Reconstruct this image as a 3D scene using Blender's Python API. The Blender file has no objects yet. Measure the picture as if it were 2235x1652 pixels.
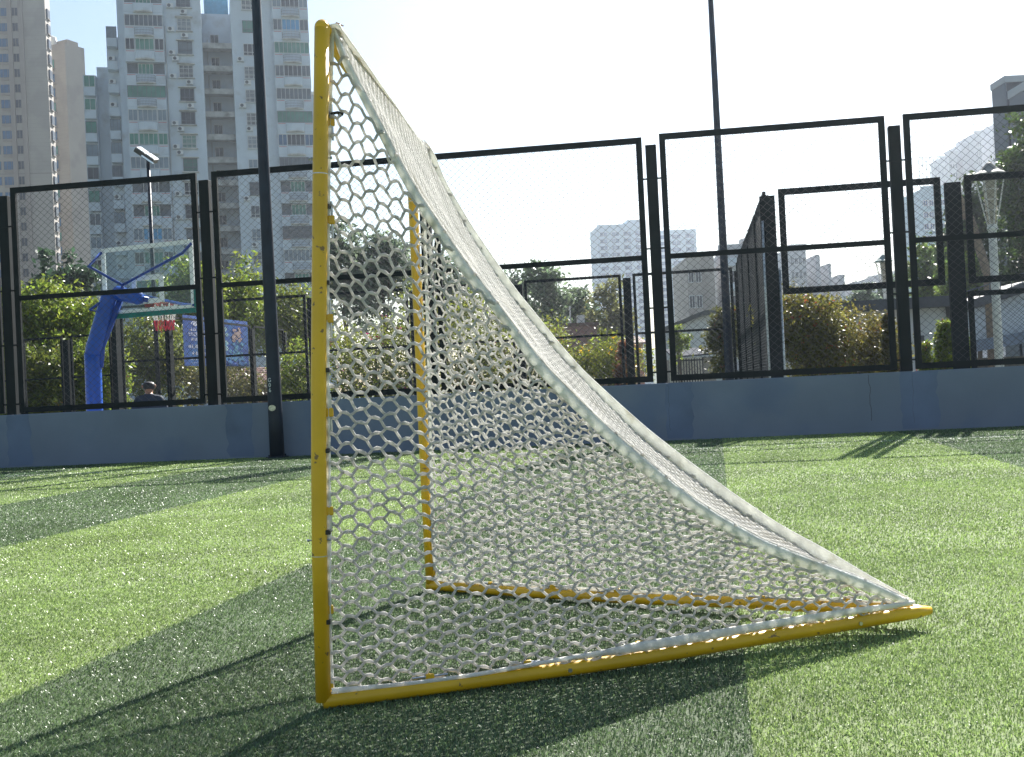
import bpy, math, random
import numpy as np
from mathutils import Vector, Matrix

random.seed(7)
rng = np.random.default_rng(11)
sc = bpy.context.scene
col = sc.collection
R = math.radians

# ------------------------------------------------------------------ camera
W, HH = 2234.0, 1652.0
CH, PITCH, ROLL, F = .82, .0105, .0485, 2500.0
O = np.array([0, 0, CH])


def ray(X, Y):
    U, V = X - W / 2, Y - HH / 2
    c, s = math.cos(ROLL), math.sin(ROLL)
    u, v = U * c - V * s, U * s + V * c
    d = np.array([u / F, 1, -v / F])
    c, s = math.cos(PITCH), math.sin(PITCH)
    return np.array([d[0], d[1] * c - d[2] * s, d[1] * s + d[2] * c])


def gnd(X, Y, z=0.0):
    d = ray(X, Y)
    return O + d * ((z - CH) / d[2])


def at(X, Y, depth):
    d = ray(X, Y)
    return O + d * (depth / d[1])


def onp(X, Y, P, n):
    d = ray(X, Y)
    return O + d * (np.dot(np.asarray(P) - O, n) / np.dot(d, n))


cam = bpy.data.cameras.new("camera")
cam.sensor_width = 36
cam.lens = 36 * F / W
cam.clip_start = .05
cam.clip_end = 5000
co = bpy.data.objects.new("camera", cam)
col.objects.link(co)
X_, Fv, Up = Vector((1, 0, 0)), Vector((0, math.cos(PITCH), math.sin(PITCH))), Vector((0, -math.sin(PITCH), math.cos(PITCH)))
c_, s_ = math.cos(ROLL), math.sin(ROLL)
rx, ux = c_ * X_ - s_ * Up, s_ * X_ + c_ * Up
M = Matrix((rx, ux, -Fv)).transposed().to_4x4()
M.translation = Vector(O)
co.matrix_world = M
sc.camera = co

# ------------------------------------------------------------------ light
AZ, EL = R(24.3), R(39)
sd = Vector((math.sin(AZ) * math.cos(EL), math.cos(AZ) * math.cos(EL), math.sin(EL)))
sun = bpy.data.lights.new("sun", 'SUN')
sun.energy = 5.0
sun.angle = R(.5)
sun.color = (1.0, .965, .905)
so = bpy.data.objects.new("sun", sun)
col.objects.link(so)
so.rotation_euler = sd.to_track_quat('Z', 'Y').to_euler()
so.location = (20, 40, 60)
wd = bpy.data.worlds.new("World")
sc.world = wd
wd.use_nodes = True
nt = wd.node_tree
sky = nt.nodes.new("ShaderNodeTexSky")
sky.sky_type = 'NISHITA'
sky.sun_disc = False
sky.sun_elevation = EL
sky.sun_rotation = AZ
sky.dust_density = .7
sky.air_density = 1.2
sky.ozone_density = 1.0
bg = nt.nodes['Background']
bg.inputs[1].default_value = .05
nt.links.new(sky.outputs[0], bg.inputs[0])
sc.view_settings.view_transform = 'Standard'
sc.view_settings.look = 'None'
sc.view_settings.exposure = 1.62
sc.view_settings.gamma = 1
try:
    sc.cycles.use_adaptive_sampling = False
    sc.cycles.max_bounces = 6
    sc.cycles.diffuse_bounces = 3
    sc.cycles.glossy_bounces = 2
    sc.cycles.transmission_bounces = 4
    sc.cycles.transparent_max_bounces = 8
    sc.cycles.volume_bounces = 0
    sc.cycles.use_denoising = True
    sc.cycles.denoiser = 'OPENIMAGEDENOISE'
    sc.cycles.denoising_input_passes = 'RGB_ALBEDO_NORMAL'
    sc.cycles.denoising_prefilter = 'NONE'
    sc.cycles.denoising_quality = 'HIGH'
except Exception:
    pass

# ------------------------------------------------------------------ materials
MATS = {}


def mat(name, rgb, rough=.6, metal=0.0, spec=.5, noise=None, bump=None, trans=0.0, island=0.0, coords='Object', second=None):
    """noise=(scale, amount) value variation; bump=(scale, strength); trans = translucent share; island = per-leaf variation;
    second=(rgb, scale, lo, hi) blotches of another colour"""
    if name in MATS:
        return MATS[name]
    m = bpy.data.materials.new(name)
    m.use_nodes = True
    t = m.node_tree
    N, L = t.nodes, t.links
    p = N['Principled BSDF']
    p.inputs['Roughness'].default_value = rough
    p.inputs['Metallic'].default_value = metal
    p.inputs['Specular IOR Level'].default_value = spec
    c = N.new('ShaderNodeRGB')
    c.outputs[0].default_value = (*rgb, 1)
    out = c.outputs[0]
    tc = N.new('ShaderNodeTexCoord')
    if second:
        n2 = N.new('ShaderNodeTexNoise')
        n2.inputs['Scale'].default_value = second[1]
        n2.inputs['Detail'].default_value = 5
        L.new(tc.outputs[coords], n2.inputs['Vector'])
        mr = N.new('ShaderNodeMapRange')
        mr.inputs[1].default_value = second[2]
        mr.inputs[2].default_value = second[3]
        L.new(n2.outputs[0], mr.inputs[0])
        mx = N.new('ShaderNodeMix')
        mx.data_type = 'RGBA'
        L.new(mr.outputs[0], mx.inputs[0])
        L.new(out, mx.inputs[6])
        mx.inputs[7].default_value = (*second[0], 1)
        out = mx.outputs[2]
    if noise:
        n1 = N.new('ShaderNodeTexNoise')
        n1.inputs['Scale'].default_value = noise[0]
        n1.inputs['Detail'].default_value = 6
        L.new(tc.outputs[coords], n1.inputs['Vector'])
        mr = N.new('ShaderNodeMapRange')
        mr.inputs[1].default_value = .3
        mr.inputs[2].default_value = .7
        mr.inputs[3].default_value = 1 - noise[1]
        mr.inputs[4].default_value = 1 + noise[1]
        L.new(n1.outputs[0], mr.inputs[0])
        hs = N.new('ShaderNodeHueSaturation')
        L.new(mr.outputs[0], hs.inputs['Value'])
        L.new(out, hs.inputs['Color'])
        out = hs.outputs[0]
    if island:
        g = N.new('ShaderNodeNewGeometry')
        hs = N.new('ShaderNodeHueSaturation')
        mr = N.new('ShaderNodeMapRange')
        mr.inputs[3].default_value = 1 - island
        mr.inputs[4].default_value = 1 + island
        L.new(g.outputs['Random Per Island'], mr.inputs[0])
        L.new(mr.outputs[0], hs.inputs['Value'])
        mr2 = N.new('ShaderNodeMapRange')
        mr2.inputs[3].default_value = .475
        mr2.inputs[4].default_value = .52
        ma = N.new('ShaderNodeMath')
        ma.operation = 'FRACT'
        mm = N.new('ShaderNodeMath')
        mm.operation = 'MULTIPLY'
        mm.inputs[1].default_value = 7.13
        L.new(g.outputs['Random Per Island'], mm.inputs[0])
        L.new(mm.outputs[0], ma.inputs[0])
        L.new(ma.outputs[0], mr2.inputs[0])
        L.new(mr2.outputs[0], hs.inputs['Hue'])
        L.new(out, hs.inputs['Color'])
        out = hs.outputs[0]
    L.new(out, p.inputs['Base Color'])
    if bump:
        nb = N.new('ShaderNodeTexNoise')
        nb.inputs['Scale'].default_value = bump[0]
        nb.inputs['Detail'].default_value = 4
        L.new(tc.outputs[coords], nb.inputs['Vector'])
        b = N.new('ShaderNodeBump')
        b.inputs['Strength'].default_value = bump[1]
        b.inputs['Distance'].default_value = .01
        L.new(nb.outputs[0], b.inputs['Height'])
        L.new(b.outputs[0], p.inputs['Normal'])
    if trans:
        tr = N.new('ShaderNodeBsdfTranslucent')
        L.new(out, tr.inputs[0])
        ms = N.new('ShaderNodeMixShader')
        ms.inputs[0].default_value = trans
        L.new(p.outputs[0], ms.inputs[1])
        L.new(tr.outputs[0], ms.inputs[2])
        L.new(ms.outputs[0], N['Material Output'].inputs[0])
    MATS[name] = m
    return m


# ------------------------------------------------------------------ mesh builder
class MB:
    def __init__(self):
        self.v, self.f, self.n = [], [], 0
        self.mi = []
        self.cur = 0

    def add(self, verts, faces):
        verts = np.asarray(verts, float).reshape(-1, 3)
        b = self.n
        self.v.append(verts)
        self.n += len(verts)
        for f in faces:
            self.f.append(tuple(i + b for i in f))
            self.mi.append(self.cur)
        return self

    def quads(self, verts, q):
        verts = np.asarray(verts, float).reshape(-1, 3)
        q = np.asarray(q) + self.n
        self.v.append(verts)
        self.n += len(verts)
        self.f.extend(map(tuple, q.tolist()))
        self.mi.extend([self.cur] * len(q))
        return self

    def box(self, x0, x1, y0, y1, z0, z1):
        v = [(x, y, z) for z in (z0, z1) for y in (y0, y1) for x in (x0, x1)]
        return self.add(v, [(0, 2, 3, 1), (4, 5, 7, 6), (0, 1, 5, 4), (2, 6, 7, 3), (0, 4, 6, 2), (1, 3, 7, 5)])

    def obox(self, c, ax, ay, az):
        """oriented box, centre c, half vectors"""
        c, ax, ay, az = map(lambda q: np.asarray(q, float), (c, ax, ay, az))
        v = [c + i * ax + j * ay + k * az for k in (-1, 1) for j in (-1, 1) for i in (-1, 1)]
        return self.add(v, [(0, 2, 3, 1), (4, 5, 7, 6), (0, 1, 5, 4), (2, 6, 7, 3), (0, 4, 6, 2), (1, 3, 7, 5)])

    def bar(self, a, b, w, d, up=(0, 0, 1)):
        a, b = np.asarray(a, float), np.asarray(b, float)
        t = b - a
        l = np.linalg.norm(t)
        t /= l
        s = np.cross(t, up)
        if np.linalg.norm(s) < 1e-5:
            s = np.array([1.0, 0, 0])
        s /= np.linalg.norm(s)
        u = np.cross(s, t)
        return self.obox((a + b) / 2, t * l / 2, s * w / 2, u * d / 2)

    def tube(self, path, r, n=10, caps=True):
        P = np.asarray(path, float)
        m = len(P)
        r = np.full(m, r) if np.isscalar(r) else np.asarray(r, float)
        T = np.gradient(P, axis=0)
        T /= np.linalg.norm(T, axis=1)[:, None] + 1e-12
        ref = np.array([0, 0, 1.0]) if abs(T[0][2]) < .9 else np.array([0, 1.0, 0])
        vs = []
        nrm = np.cross(T[0], ref)
        nrm /= np.linalg.norm(nrm)
        for k in range(m):
            nrm = nrm - T[k] * np.dot(nrm, T[k])
            nrm /= np.linalg.norm(nrm)
            bn = np.cross(T[k], nrm)
            a = np.arange(n) * 2 * math.pi / n
            vs.append(P[k] + r[k] * (np.cos(a)[:, None] * nrm + np.sin(a)[:, None] * bn))
        fs = []
        for k in range(m - 1):
            for i in range(n):
                j = (i + 1) % n
                fs.append((k * n + i, k * n + j, (k + 1) * n + j, (k + 1) * n + i))
        if caps:
            fs.append(tuple(range(n - 1, -1, -1)))
            fs.append(tuple((m - 1) * n + i for i in range(n)))
        return self.add(np.concatenate(vs), fs)

    def lathe(self, prof, c, n=16):
        """prof = [(r, z)] about a vertical axis at c"""
        c = np.asarray(c, float)
        a = np.arange(n) * 2 * math.pi / n
        vs = [c + np.stack([r * np.cos(a), r * np.sin(a), np.full(n, z)], 1) for r, z in prof]
        fs = []
        for k in range(len(prof) - 1):
            for i in range(n):
                j = (i + 1) % n
                fs.append((k * n + i, k * n + j, (k + 1) * n + j, (k + 1) * n + i))
        fs.append(tuple(range(n - 1, -1, -1)))
        fs.append(tuple((len(prof) - 1) * n + i for i in range(n)))
        return self.add(np.concatenate(vs), fs)

    def prism(self, poly, off):
        """extrude polygon (list of 3d points) by vector off"""
        p = np.asarray(poly, float)
        n = len(p)
        v = np.concatenate([p, p + np.asarray(off, float)])
        fs = [tuple(range(n - 1, -1, -1)), tuple(range(n, 2 * n))]
        for i in range(n):
            j = (i + 1) % n
            fs.append((i, j, n + j, n + i))
        return self.add(v, fs)

    def build(self, name, mats, parent=None, smooth=False, bevel=0):
        me = bpy.data.meshes.new(name)
        v = np.concatenate(self.v) if self.v else np.zeros((0, 3))
        me.from_pydata(v.tolist(), [], self.f)
        if not isinstance(mats, (list, tuple)):
            mats = [mats]
        for m in mats:
            me.materials.append(m)
        if len(mats) > 1:
            me.polygons.foreach_set('material_index', self.mi)
        if smooth:
            me.polygons.foreach_set('use_smooth', [True] * len(me.polygons))
        me.update()
        o = bpy.data.objects.new(name, me)
        col.objects.link(o)
        if parent is not None:
            o.parent = parent
        if bevel:
            b = o.modifiers.new('bevel', 'BEVEL')
            b.width = bevel
            b.segments = 2
            b.limit_method = 'ANGLE'
        return o


def tag(o, label=None, cat=None, group=None, kind=None):
    if label:
        o['label'] = label
    if cat:
        o['category'] = cat
    if group:
        o['group'] = group
    if kind:
        o['kind'] = kind
    return o


def thing(name, loc, label, cat, group=None, rz=0.0):
    o = bpy.data.objects.new(name, None)
    col.objects.link(o)
    o.location = tuple(loc)
    o.rotation_euler = (0, 0, rz)
    o.empty_display_size = .2
    return tag(o, label, cat, group)


def inst(name, me, parent, loc=(0, 0, 0), rz=0.0, scale=None):
    o = bpy.data.objects.new(name, me)
    col.objects.link(o)
    o.parent = parent
    o.location = tuple(loc)
    o.rotation_euler = (0, 0, rz)
    if scale:
        o.scale = scale
    return o


def tubes(paths, rad, sides, ref):
    """paths (M,N,3) -> verts, quads; ref = (3,) reference normal; rad scalar, (N,) or (M,N)"""
    P = np.asarray(paths, float)
    Mn, N, _ = P.shape
    T = np.empty_like(P)
    T[:, 1:-1] = P[:, 2:] - P[:, :-2]
    T[:, 0] = P[:, 1] - P[:, 0]
    T[:, -1] = P[:, -1] - P[:, -2]
    T /= np.linalg.norm(T, axis=2, keepdims=True) + 1e-12
    rf = np.broadcast_to(np.asarray(ref, float), P.shape)
    A = np.cross(T, rf)
    A /= np.linalg.norm(A, axis=2, keepdims=True) + 1e-12
    B = np.cross(T, A)
    a = np.arange(sides) * 2 * math.pi / sides
    r = np.broadcast_to(np.asarray(rad, float), (Mn, N))[:, :, None, None]
    V = P[:, :, None, :] + r * (np.cos(a)[None, None, :, None] * A[:, :, None, :] + np.sin(a)[None, None, :, None] * B[:, :, None, :])
    idx = np.arange(Mn * N * sides).reshape(Mn, N, sides)
    q = np.stack([idx[:, :-1, :], np.roll(idx, -1, 2)[:, :-1, :], np.roll(idx, -1, 2)[:, 1:, :], idx[:, 1:, :]], -1).reshape(-1, 4)
    return V.reshape(-1, 3), q


# smooth pseudo noise
_ph = rng.uniform(0, 6.28, (12, 3))


def sn(p, scale=1.0, seed=0):
    p = np.asarray(p, float) * scale
    s = 0
    for k in range(4):
        a = _ph[(k + seed) % 12]
        s = s + np.sin(p[..., 0] * (1 + .7 * k) + a[0] + 1.3 * np.sin(p[..., 1] * (.8 + .3 * k) + a[1])) * np.cos(p[..., 1] * (1.1 + .6 * k) + a[2] + p[..., -1] * .7) / (1 + .6 * k)
    return s / 2.0

# ================================================================== GROUND
SU = .178          # stripes run along (SU, 1)


def ground_material():
    m = bpy.data.materials.new('turf_base')
    m.use_nodes = True
    return m


def turf_mat(name, light, dark, blades):
    m = bpy.data.materials.new(name)
    m.use_nodes = True
    t = m.node_tree
    N, L = t.nodes, t.links
    p = N['Principled BSDF']
    geo = N.new('ShaderNodeNewGeometry')
    sep = N.new('ShaderNodeSeparateXYZ')
    L.new(geo.outputs['Position'], sep.inputs[0])

    def math_(op, a, b=None):
        n = N.new('ShaderNodeMath')
        n.operation = op
        for k, q in enumerate((a, b)):
            if q is None:
                continue
            if isinstance(q, (int, float)):
                n.inputs[k].default_value = q
            else:
                L.new(q, n.inputs[k])
        return n.outputs[0]
    u = math_('SUBTRACT', sep.outputs[0], math_('MULTIPLY', sep.outputs[1], SU))
    ph = math_('FRACT', math_('DIVIDE', math_('ADD', u, 2.08 + 45.0), 4.5))
    dk = math_('LESS_THAN', ph, 2.12 / 4.5)
    mx = N.new('ShaderNodeMix')
    mx.data_type = 'RGBA'
    L.new(dk, mx.inputs[0])
    mx.inputs[6].default_value = (*light, 1)
    mx.inputs[7].default_value = (*dark, 1)
    out = mx.outputs[2]
    # painted line near the wall (worn white), parallel to the wall
    w = math_('ADD', sep.outputs[1], math_('MULTIPLY', sep.outputs[0], .1485))
    ln = math_('LESS_THAN', math_('ABSOLUTE', math_('SUBTRACT', w, 14.32)), .055)
    ns = N.new('ShaderNodeTexNoise')
    ns.inputs['Scale'].default_value = 3.0
    L.new(geo.outputs['Position'], ns.inputs['Vector'])
    ln = math_('MULTIPLY', ln, math_('GREATER_THAN', ns.outputs[0], .46))
    m2 = N.new('ShaderNodeMix')
    m2.data_type = 'RGBA'
    L.new(math_('MULTIPLY', ln, .55), m2.inputs[0])
    L.new(out, m2.inputs[6])
    m2.inputs[7].default_value = (.6, .62, .58, 1)
    out = m2.outputs[2]
    # broad wear patches
    n1 = N.new('ShaderNodeTexNoise')
    n1.inputs['Scale'].default_value = 1.3
    n1.inputs['Detail'].default_value = 8
    L.new(geo.outputs['Position'], n1.inputs['Vector'])
    mr = N.new('ShaderNodeMapRange')
    mr.inputs[1].default_value, mr.inputs[2].default_value = .3, .7
    mr.inputs[3].default_value, mr.inputs[4].default_value = .8, 1.2
    L.new(n1.outputs[0], mr.inputs[0])
    val = mr.outputs[0]
    if blades:
        mr2 = N.new('ShaderNodeMapRange')
        mr2.inputs[3].default_value, mr2.inputs[4].default_value = .55, 1.5
        L.new(geo.outputs['Random Per Island'], mr2.inputs[0])
        val = math_('MULTIPLY', val, mr2.outputs[0])
    hs = N.new('ShaderNodeHueSaturation')
    L.new(val, hs.inputs['Value'])
    L.new(out, hs.inputs['Color'])
    L.new(hs.outputs[0], p.inputs['Base Color'])
    p.inputs['Roughness'].default_value = .38 if blades else .9
    p.inputs['Specular IOR Level'].default_value = .5
    if blades:
        tr = N.new('ShaderNodeBsdfTranslucent')
        L.new(hs.outputs[0], tr.inputs[0])
        ms = N.new('ShaderNodeMixShader')
        ms.inputs[0].default_value = .35
        L.new(p.outputs[0], ms.inputs[1])
        L.new(tr.outputs[0], ms.inputs[2])
        L.new(ms.outputs[0], N['Material Output'].inputs[0])
    return m


WY0, WS = 16.595, -.1485     # wall face: y = WY0 + WS x


def wy(x):
    return WY0 + WS * x


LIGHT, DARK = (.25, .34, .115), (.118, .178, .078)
b = MB()
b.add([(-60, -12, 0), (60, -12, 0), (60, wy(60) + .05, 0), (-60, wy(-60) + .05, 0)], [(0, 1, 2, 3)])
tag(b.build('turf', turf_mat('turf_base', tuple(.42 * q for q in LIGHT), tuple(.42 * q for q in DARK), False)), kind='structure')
CZ = -.42
b = MB()
b.add([(-2500, -200, CZ), (2500, -200, CZ), (2500, 3500, CZ), (-2500, 3500, CZ)], [(0, 1, 2, 3)])
tag(b.build('ground', mat('paving', (.085, .095, .09), .9, noise=(.8, .3), second=((.07, .1, .05), .05, .45, .6))), kind='structure')


def blades():
    P = []
    for y0, y1, dens, hw, hh in ((1.2, 3.4, 30000, .0013, .0125), (3.4, 5.2, 17000, .0017, .013), (5.2, 8.5, 8000, .0024, .014), (8.5, 12.5, 3600, .0034, .015), (12.5, 21.0, 1800, .0048, .016)):
        area = (y1 - y0) * (2 * .85 * y1 + 2.0)
        n = int(area * dens)
        x = rng.uniform(-.85 * y1 - 1.0, .85 * y1 + 1.0, n)
        y = rng.uniform(y0, y1, n)
        k = (np.abs(x) < .85 * y + 1.0) & (y < wy(x) - .02)
        P.append((x[k], y[k], np.full(k.sum(), hw), np.full(k.sum(), hh)))
    x, y, w, h = (np.concatenate([p[i] for p in P]) for i in range(4))
    n = len(x)
    pat = sn(np.stack([x, y, 0 * x], 1), 1.7, 2)          # trodden patches
    h = h * rng.uniform(.45, 1.4, n) * (1 + .18 * pat)
    a = np.where(rng.random(n) < .35, 2.5 * sn(np.stack([x, y, 0 * x], 1), .8, 6), rng.uniform(0, 2 * math.pi, n))
    a2 = a + rng.normal(0, .7, n)
    l1, l2 = rng.uniform(.15, .8, n), rng.uniform(.7, 1.5, n)
    ph = rng.uniform(0, math.pi, n)
    side = np.stack([np.cos(ph), np.sin(ph), np.zeros(n)], 1) * w[:, None]
    p0 = np.stack([x, y, np.full(n, .0005)], 1)
    d1 = np.stack([np.cos(a) * np.sin(l1), np.sin(a) * np.sin(l1), np.cos(l1)], 1)
    d2 = np.stack([np.cos(a2) * np.sin(l2), np.sin(a2) * np.sin(l2), np.cos(l2)], 1)
    p1 = p0 + d1 * (h * .5)[:, None]
    p2 = p1 + d2 * (h * .55)[:, None]
    V = np.stack([p0 - side, p0 + side, p1 - side, p1 + side, p2], 1).reshape(-1, 3)
    i = np.arange(n)[:, None] * 5
    quads = i + np.array([[0, 1, 3, 2]])
    tris = i + np.array([[2, 3, 4]])
    me = bpy.data.meshes.new('grass')
    me.vertices.add(len(V))
    me.vertices.foreach_set('co', V.astype(np.float32).ravel())
    loops = np.concatenate([quads, tris], 1).ravel()          # per blade: quad then tri
    me.loops.add(len(loops))
    me.loops.foreach_set('vertex_index', loops.astype(np.int32))
    st = (np.arange(n)[:, None] * 7 + np.array([[0, 4]])).ravel()
    me.polygons.add(len(st))
    me.polygons.foreach_set('loop_start', st.astype(np.int32))
    me.update(calc_edges=True)
    me.materials.append(turf_mat('turf_fibre', LIGHT, DARK, True))
    o = bpy.data.objects.new('grass', me)
    col.objects.link(o)
    tag(o, 'short artificial grass fibres in light and dark green stripes', 'grass', kind='stuff')


blades()

# ================================================================== WALL
PAINT = mat('wall_paint', (.158, .196, .262), .8, noise=(1.1, .10), second=((.125, .168, .25), .9, .52, .66), bump=(30, .15))
dirx = np.array([1, WS, 0]) / math.hypot(1, WS)
nrm_w = np.array([-WS, 1, 0]) / math.hypot(1, WS)       # pointing away from the pitch
WH = .82
wall = thing('low_wall', (0, WY0, 0), 'long low blue grey painted concrete wall under the mesh fence at the back of the pitch', 'wall', rz=math.atan(WS))
PX = [-11.1, -7.8, -4.53, -1.16, 2.15, 5.48, 8.8, 12.1]     # fence post positions (x)
L_ = math.hypot(1, WS)
xs = np.array(PX) * L_
b = MB()
b.box(-30, 30, 0, .3, -.5, WH)
wl = b.build('wall', PAINT, wall, bevel=.012)
BLUE = mat('patch_paint', (.115, .158, .245), .8, noise=(1.5, .2), bump=(30, .15))
b = MB()
for x in (xs[1] + .15, xs[2] + .42, xs[4] + .2, xs[5] + .1):
    w_ = random.uniform(.14, .3)
    # ragged strip of fresher paint, 3 mm proud
    pts = [(x - w_ + random.uniform(-.03, .03), -.003, z) for z in np.linspace(.03, WH - .005, 9)] + [(x + w_ + random.uniform(-.03, .03), -.003, z) for z in np.linspace(WH - .005, .03, 9)]
    b.add(pts, [tuple(range(18))])
b.build('paint_patch', BLUE, wall)
CRACK = mat('crack', (.06, .07, .09), .9)
b = MB()
for x in (xs[4] + .06, xs[5] - .55, xs[5] + .02, xs[3] + .2):
    p = [(x + random.uniform(-.012, .012), -.001, z) for z in np.linspace(random.uniform(.05, .3), WH - .02, 12)]
    b.tube(p, .0035, 4)
b.build('crack', CRACK, wall)

# ================================================================== FENCES
STEEL = mat('fence_steel', (.010, .015, .017), .75, spec=.15, noise=(3, .25), bump=(60, .05))
WIRE = mat('fence_wire', (.022, .028, .029), .5, spec=.4)


def chain(x0, x1, z0, z1, cw=.118, chh=.104, r=.0036):
    """one panel of chain link in the local xz plane"""
    nc = int(round((x1 - x0) / (cw / 2)))
    nr = int(round((z1 - z0) / (chh / 2)))
    cx, cz = (x1 - x0) / nc, (z1 - z0) / nr
    paths = []
    for i in range(nc):
        z = z0 + np.arange(nr + 1) * cz
        k = (np.arange(nr + 1) + i) % 2
        x = x0 + (i + k) * cx
        yy = np.where(k == 1, .003, -.003)
        paths.append(np.stack([x, yy, z], 1))
    P = np.array(paths)
    P[:, 1:-1, 0] += rng.normal(0, .0018, P[:, 1:-1, 0].shape)
    P[:, 1:-1, 2] += rng.normal(0, .0012, P[:, 1:-1, 0].shape)
    return tubes(P, r, 4, (0, 1, 0))


def panel(parent, x0, x1, z0, z1, rails, bw=.085, bd=.05, y=0.0, mesh=True, wire=WIRE, steel=STEEL, name='panel_frame', r=.0036, cw=.118):
    b = MB()
    b.box(x0, x0 + bw, y - bd / 2, y + bd / 2, z0, z1)
    b.box(x1 - bw, x1, y - bd / 2, y + bd / 2, z0, z1)
    for za, zb in [(z0, z0 + bw), (z1 - bw, z1)] + [(q - bw * .42, q + bw * .42) for q in rails]:
        b.box(x0 + bw, x1 - bw, y - bd / 2 + .002, y + bd / 2 - .002, za, zb)
    fr = b.build(name, steel, parent)
    if mesh:
        b = MB()
        V, q = chain(x0 + bw * .6, x1 - bw * .6, z0 + bw * .6, z1 - bw * .6, r=r, cw=cw)
        V[:, 1] += y + bd / 2 + .006
        b.quads(V, q)
        b.build('chain_link', wire, fr)
    return fr


fence = thing('mesh_fence', (0, WY0 + .15, 0), 'tall dark steel frame fence with chain link panels standing on the low blue grey wall', 'fence', rz=math.atan(WS))
ZT, ZM = 4.36, 2.63
for i in range(1, len(PX) - 1):
    if PX[i] < 8:
        zz = ZT + (.0 if i < 4 else .03)
        panel(fence, xs[i] + .125, xs[i + 1] - .125, WH + .025, zz, [ZM], y=-.02)
    b = MB()
    b.box(xs[i] - .078, xs[i] + .078, -.06, .06, WH - .01, ZT - .12)
    pst = b.build('post', STEEL, fence, bevel=.006)
    for z in (WH + .16, 1.9, 2.75, 3.75):
        b = MB()
        b.box(xs[i] - .15, xs[i] + .15, -.068, -.061, z - .012, z + .012)
        for sx in (-.145, .145):
            b.tube([(xs[i] + sx, -.085, z), (xs[i] + sx, -.045, z)], .011, 6)
        b.build('clamp', STEEL, pst)
panel(fence, xs[0] + .125, xs[1] - .125, WH + .025, ZT, [ZM], y=-.02)
b = MB()
b.box(xs[0] - .078, xs[0] + .078, -.06, .06, WH - .01, ZT - .12)
b.build('post', STEEL, fence)


def fence_line(name, p0, p1, top, base, n, rails, label, bw=.085, r=.0026, pw=.12, post_drop=.1, cw=.118):
    """fence from p0 to p1 (xy), n panels"""
    d = np.array(p1[:2]) - np.array(p0[:2])
    L = np.linalg.norm(d)
    t = thing(name, (p0[0], p0[1], CZ), label, 'fence', rz=math.atan2(d[1], d[0]))
    w = L / n
    for i in range(n):
        for za, zb, rr in rails:
            panel(t, i * w + pw * .75, (i + 1) * w - pw * .75, za - CZ, zb - CZ, [q - CZ for q in rr], bw=bw, r=r, cw=cw)
    for i in range(n + 1):
        b = MB()
        b.box(i * w - pw / 2, i * w + pw / 2, -.05, .05, base - CZ, top - CZ - post_drop)
        b.build('post', STEEL, t)
    return t


# far side of the basketball court
FD = 30.0
a, c = at(250, 669, FD + 1.6), at(1610, 583, FD - 1.0)
fence_line('mesh_fence', a, c, a[2], CZ, 6, [(CZ + .15, a[2], [at(485, 778, FD + 1.2)[2]])],
           'dark chain link fence along the far side of the basketball court behind the goal', r=.0024, cw=.13, bw=.07, pw=.2)
# side of the court, seen almost edge-on
a2 = at(1668, 415, 18.6)
fence_line('mesh_fence', a2, c, a2[2], CZ, 4, [(CZ + .15, a2[2], [1.9])],
           'dark chain link fence seen almost edge-on, running back beside the large red leaved bush', r=.003, bw=.11, pw=.2)
# path fence on the right: two tiers
a3, c3 = at(1672, 415, 18.5), at(2300, 378, 17.8)
zt, zm, zl = a3[2], at(1690, 644, 18.5)[2], at(1690, 658, 18.5)[2]
d3 = (c3 - a3) / 2.0
e3 = a3 + (c3 - a3) * ((2082 - 1672) / (2300 - 1672.0))
pf = fence_line('mesh_fence', a3, e3 + (e3 - a3), zt, CZ, 2, [(zm, zt, [])],
                'dark two tier chain link fence standing in front of the tall cream street lamp', bw=.1, pw=.24)
Lp = np.linalg.norm((e3 - a3)[:2])
panel(pf, Lp + .15, 2 * Lp - .15, .1, zl - CZ - .02, [], bw=.08)
b = MB()
b.tube([(.14, -.02, 0), (.14, -.02, zm - CZ + .4)], .022, 8)
b.tube([(-.1, -.06, 0), (-.1, -.06, 2.6), (-.09, -.06, zt - CZ - .5)], .018, 8)
b.build('conduit', mat('galvanised', (.45, .47, .47), .4, metal=.6, noise=(20, .3)), pf, smooth=True)
# lower fence at the left behind the hoop
a4, c4 = at(-60, 747, 29), at(250, 731, 28)
fence_line('mesh_fence', a4, c4, a4[2], CZ, 3, [(CZ + .15, a4[2], [at(100, 828, 29)[2]])],
           'lower dark rail fence in front of the flowering hedge at the far left', r=.0018, bw=.05, pw=.15)
# fence that carries the banner
a5, c5 = at(250, 676, 27.5), at(620, 711, 38)
t5 = fence_line('mesh_fence', a5, c5, a5[2], CZ, 4, [(CZ + .15, a5[2], [])],
                'dark fence running back behind the basketball net with the blue banner on it', r=.0026, cw=.13, bw=.06, pw=.16)

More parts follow.
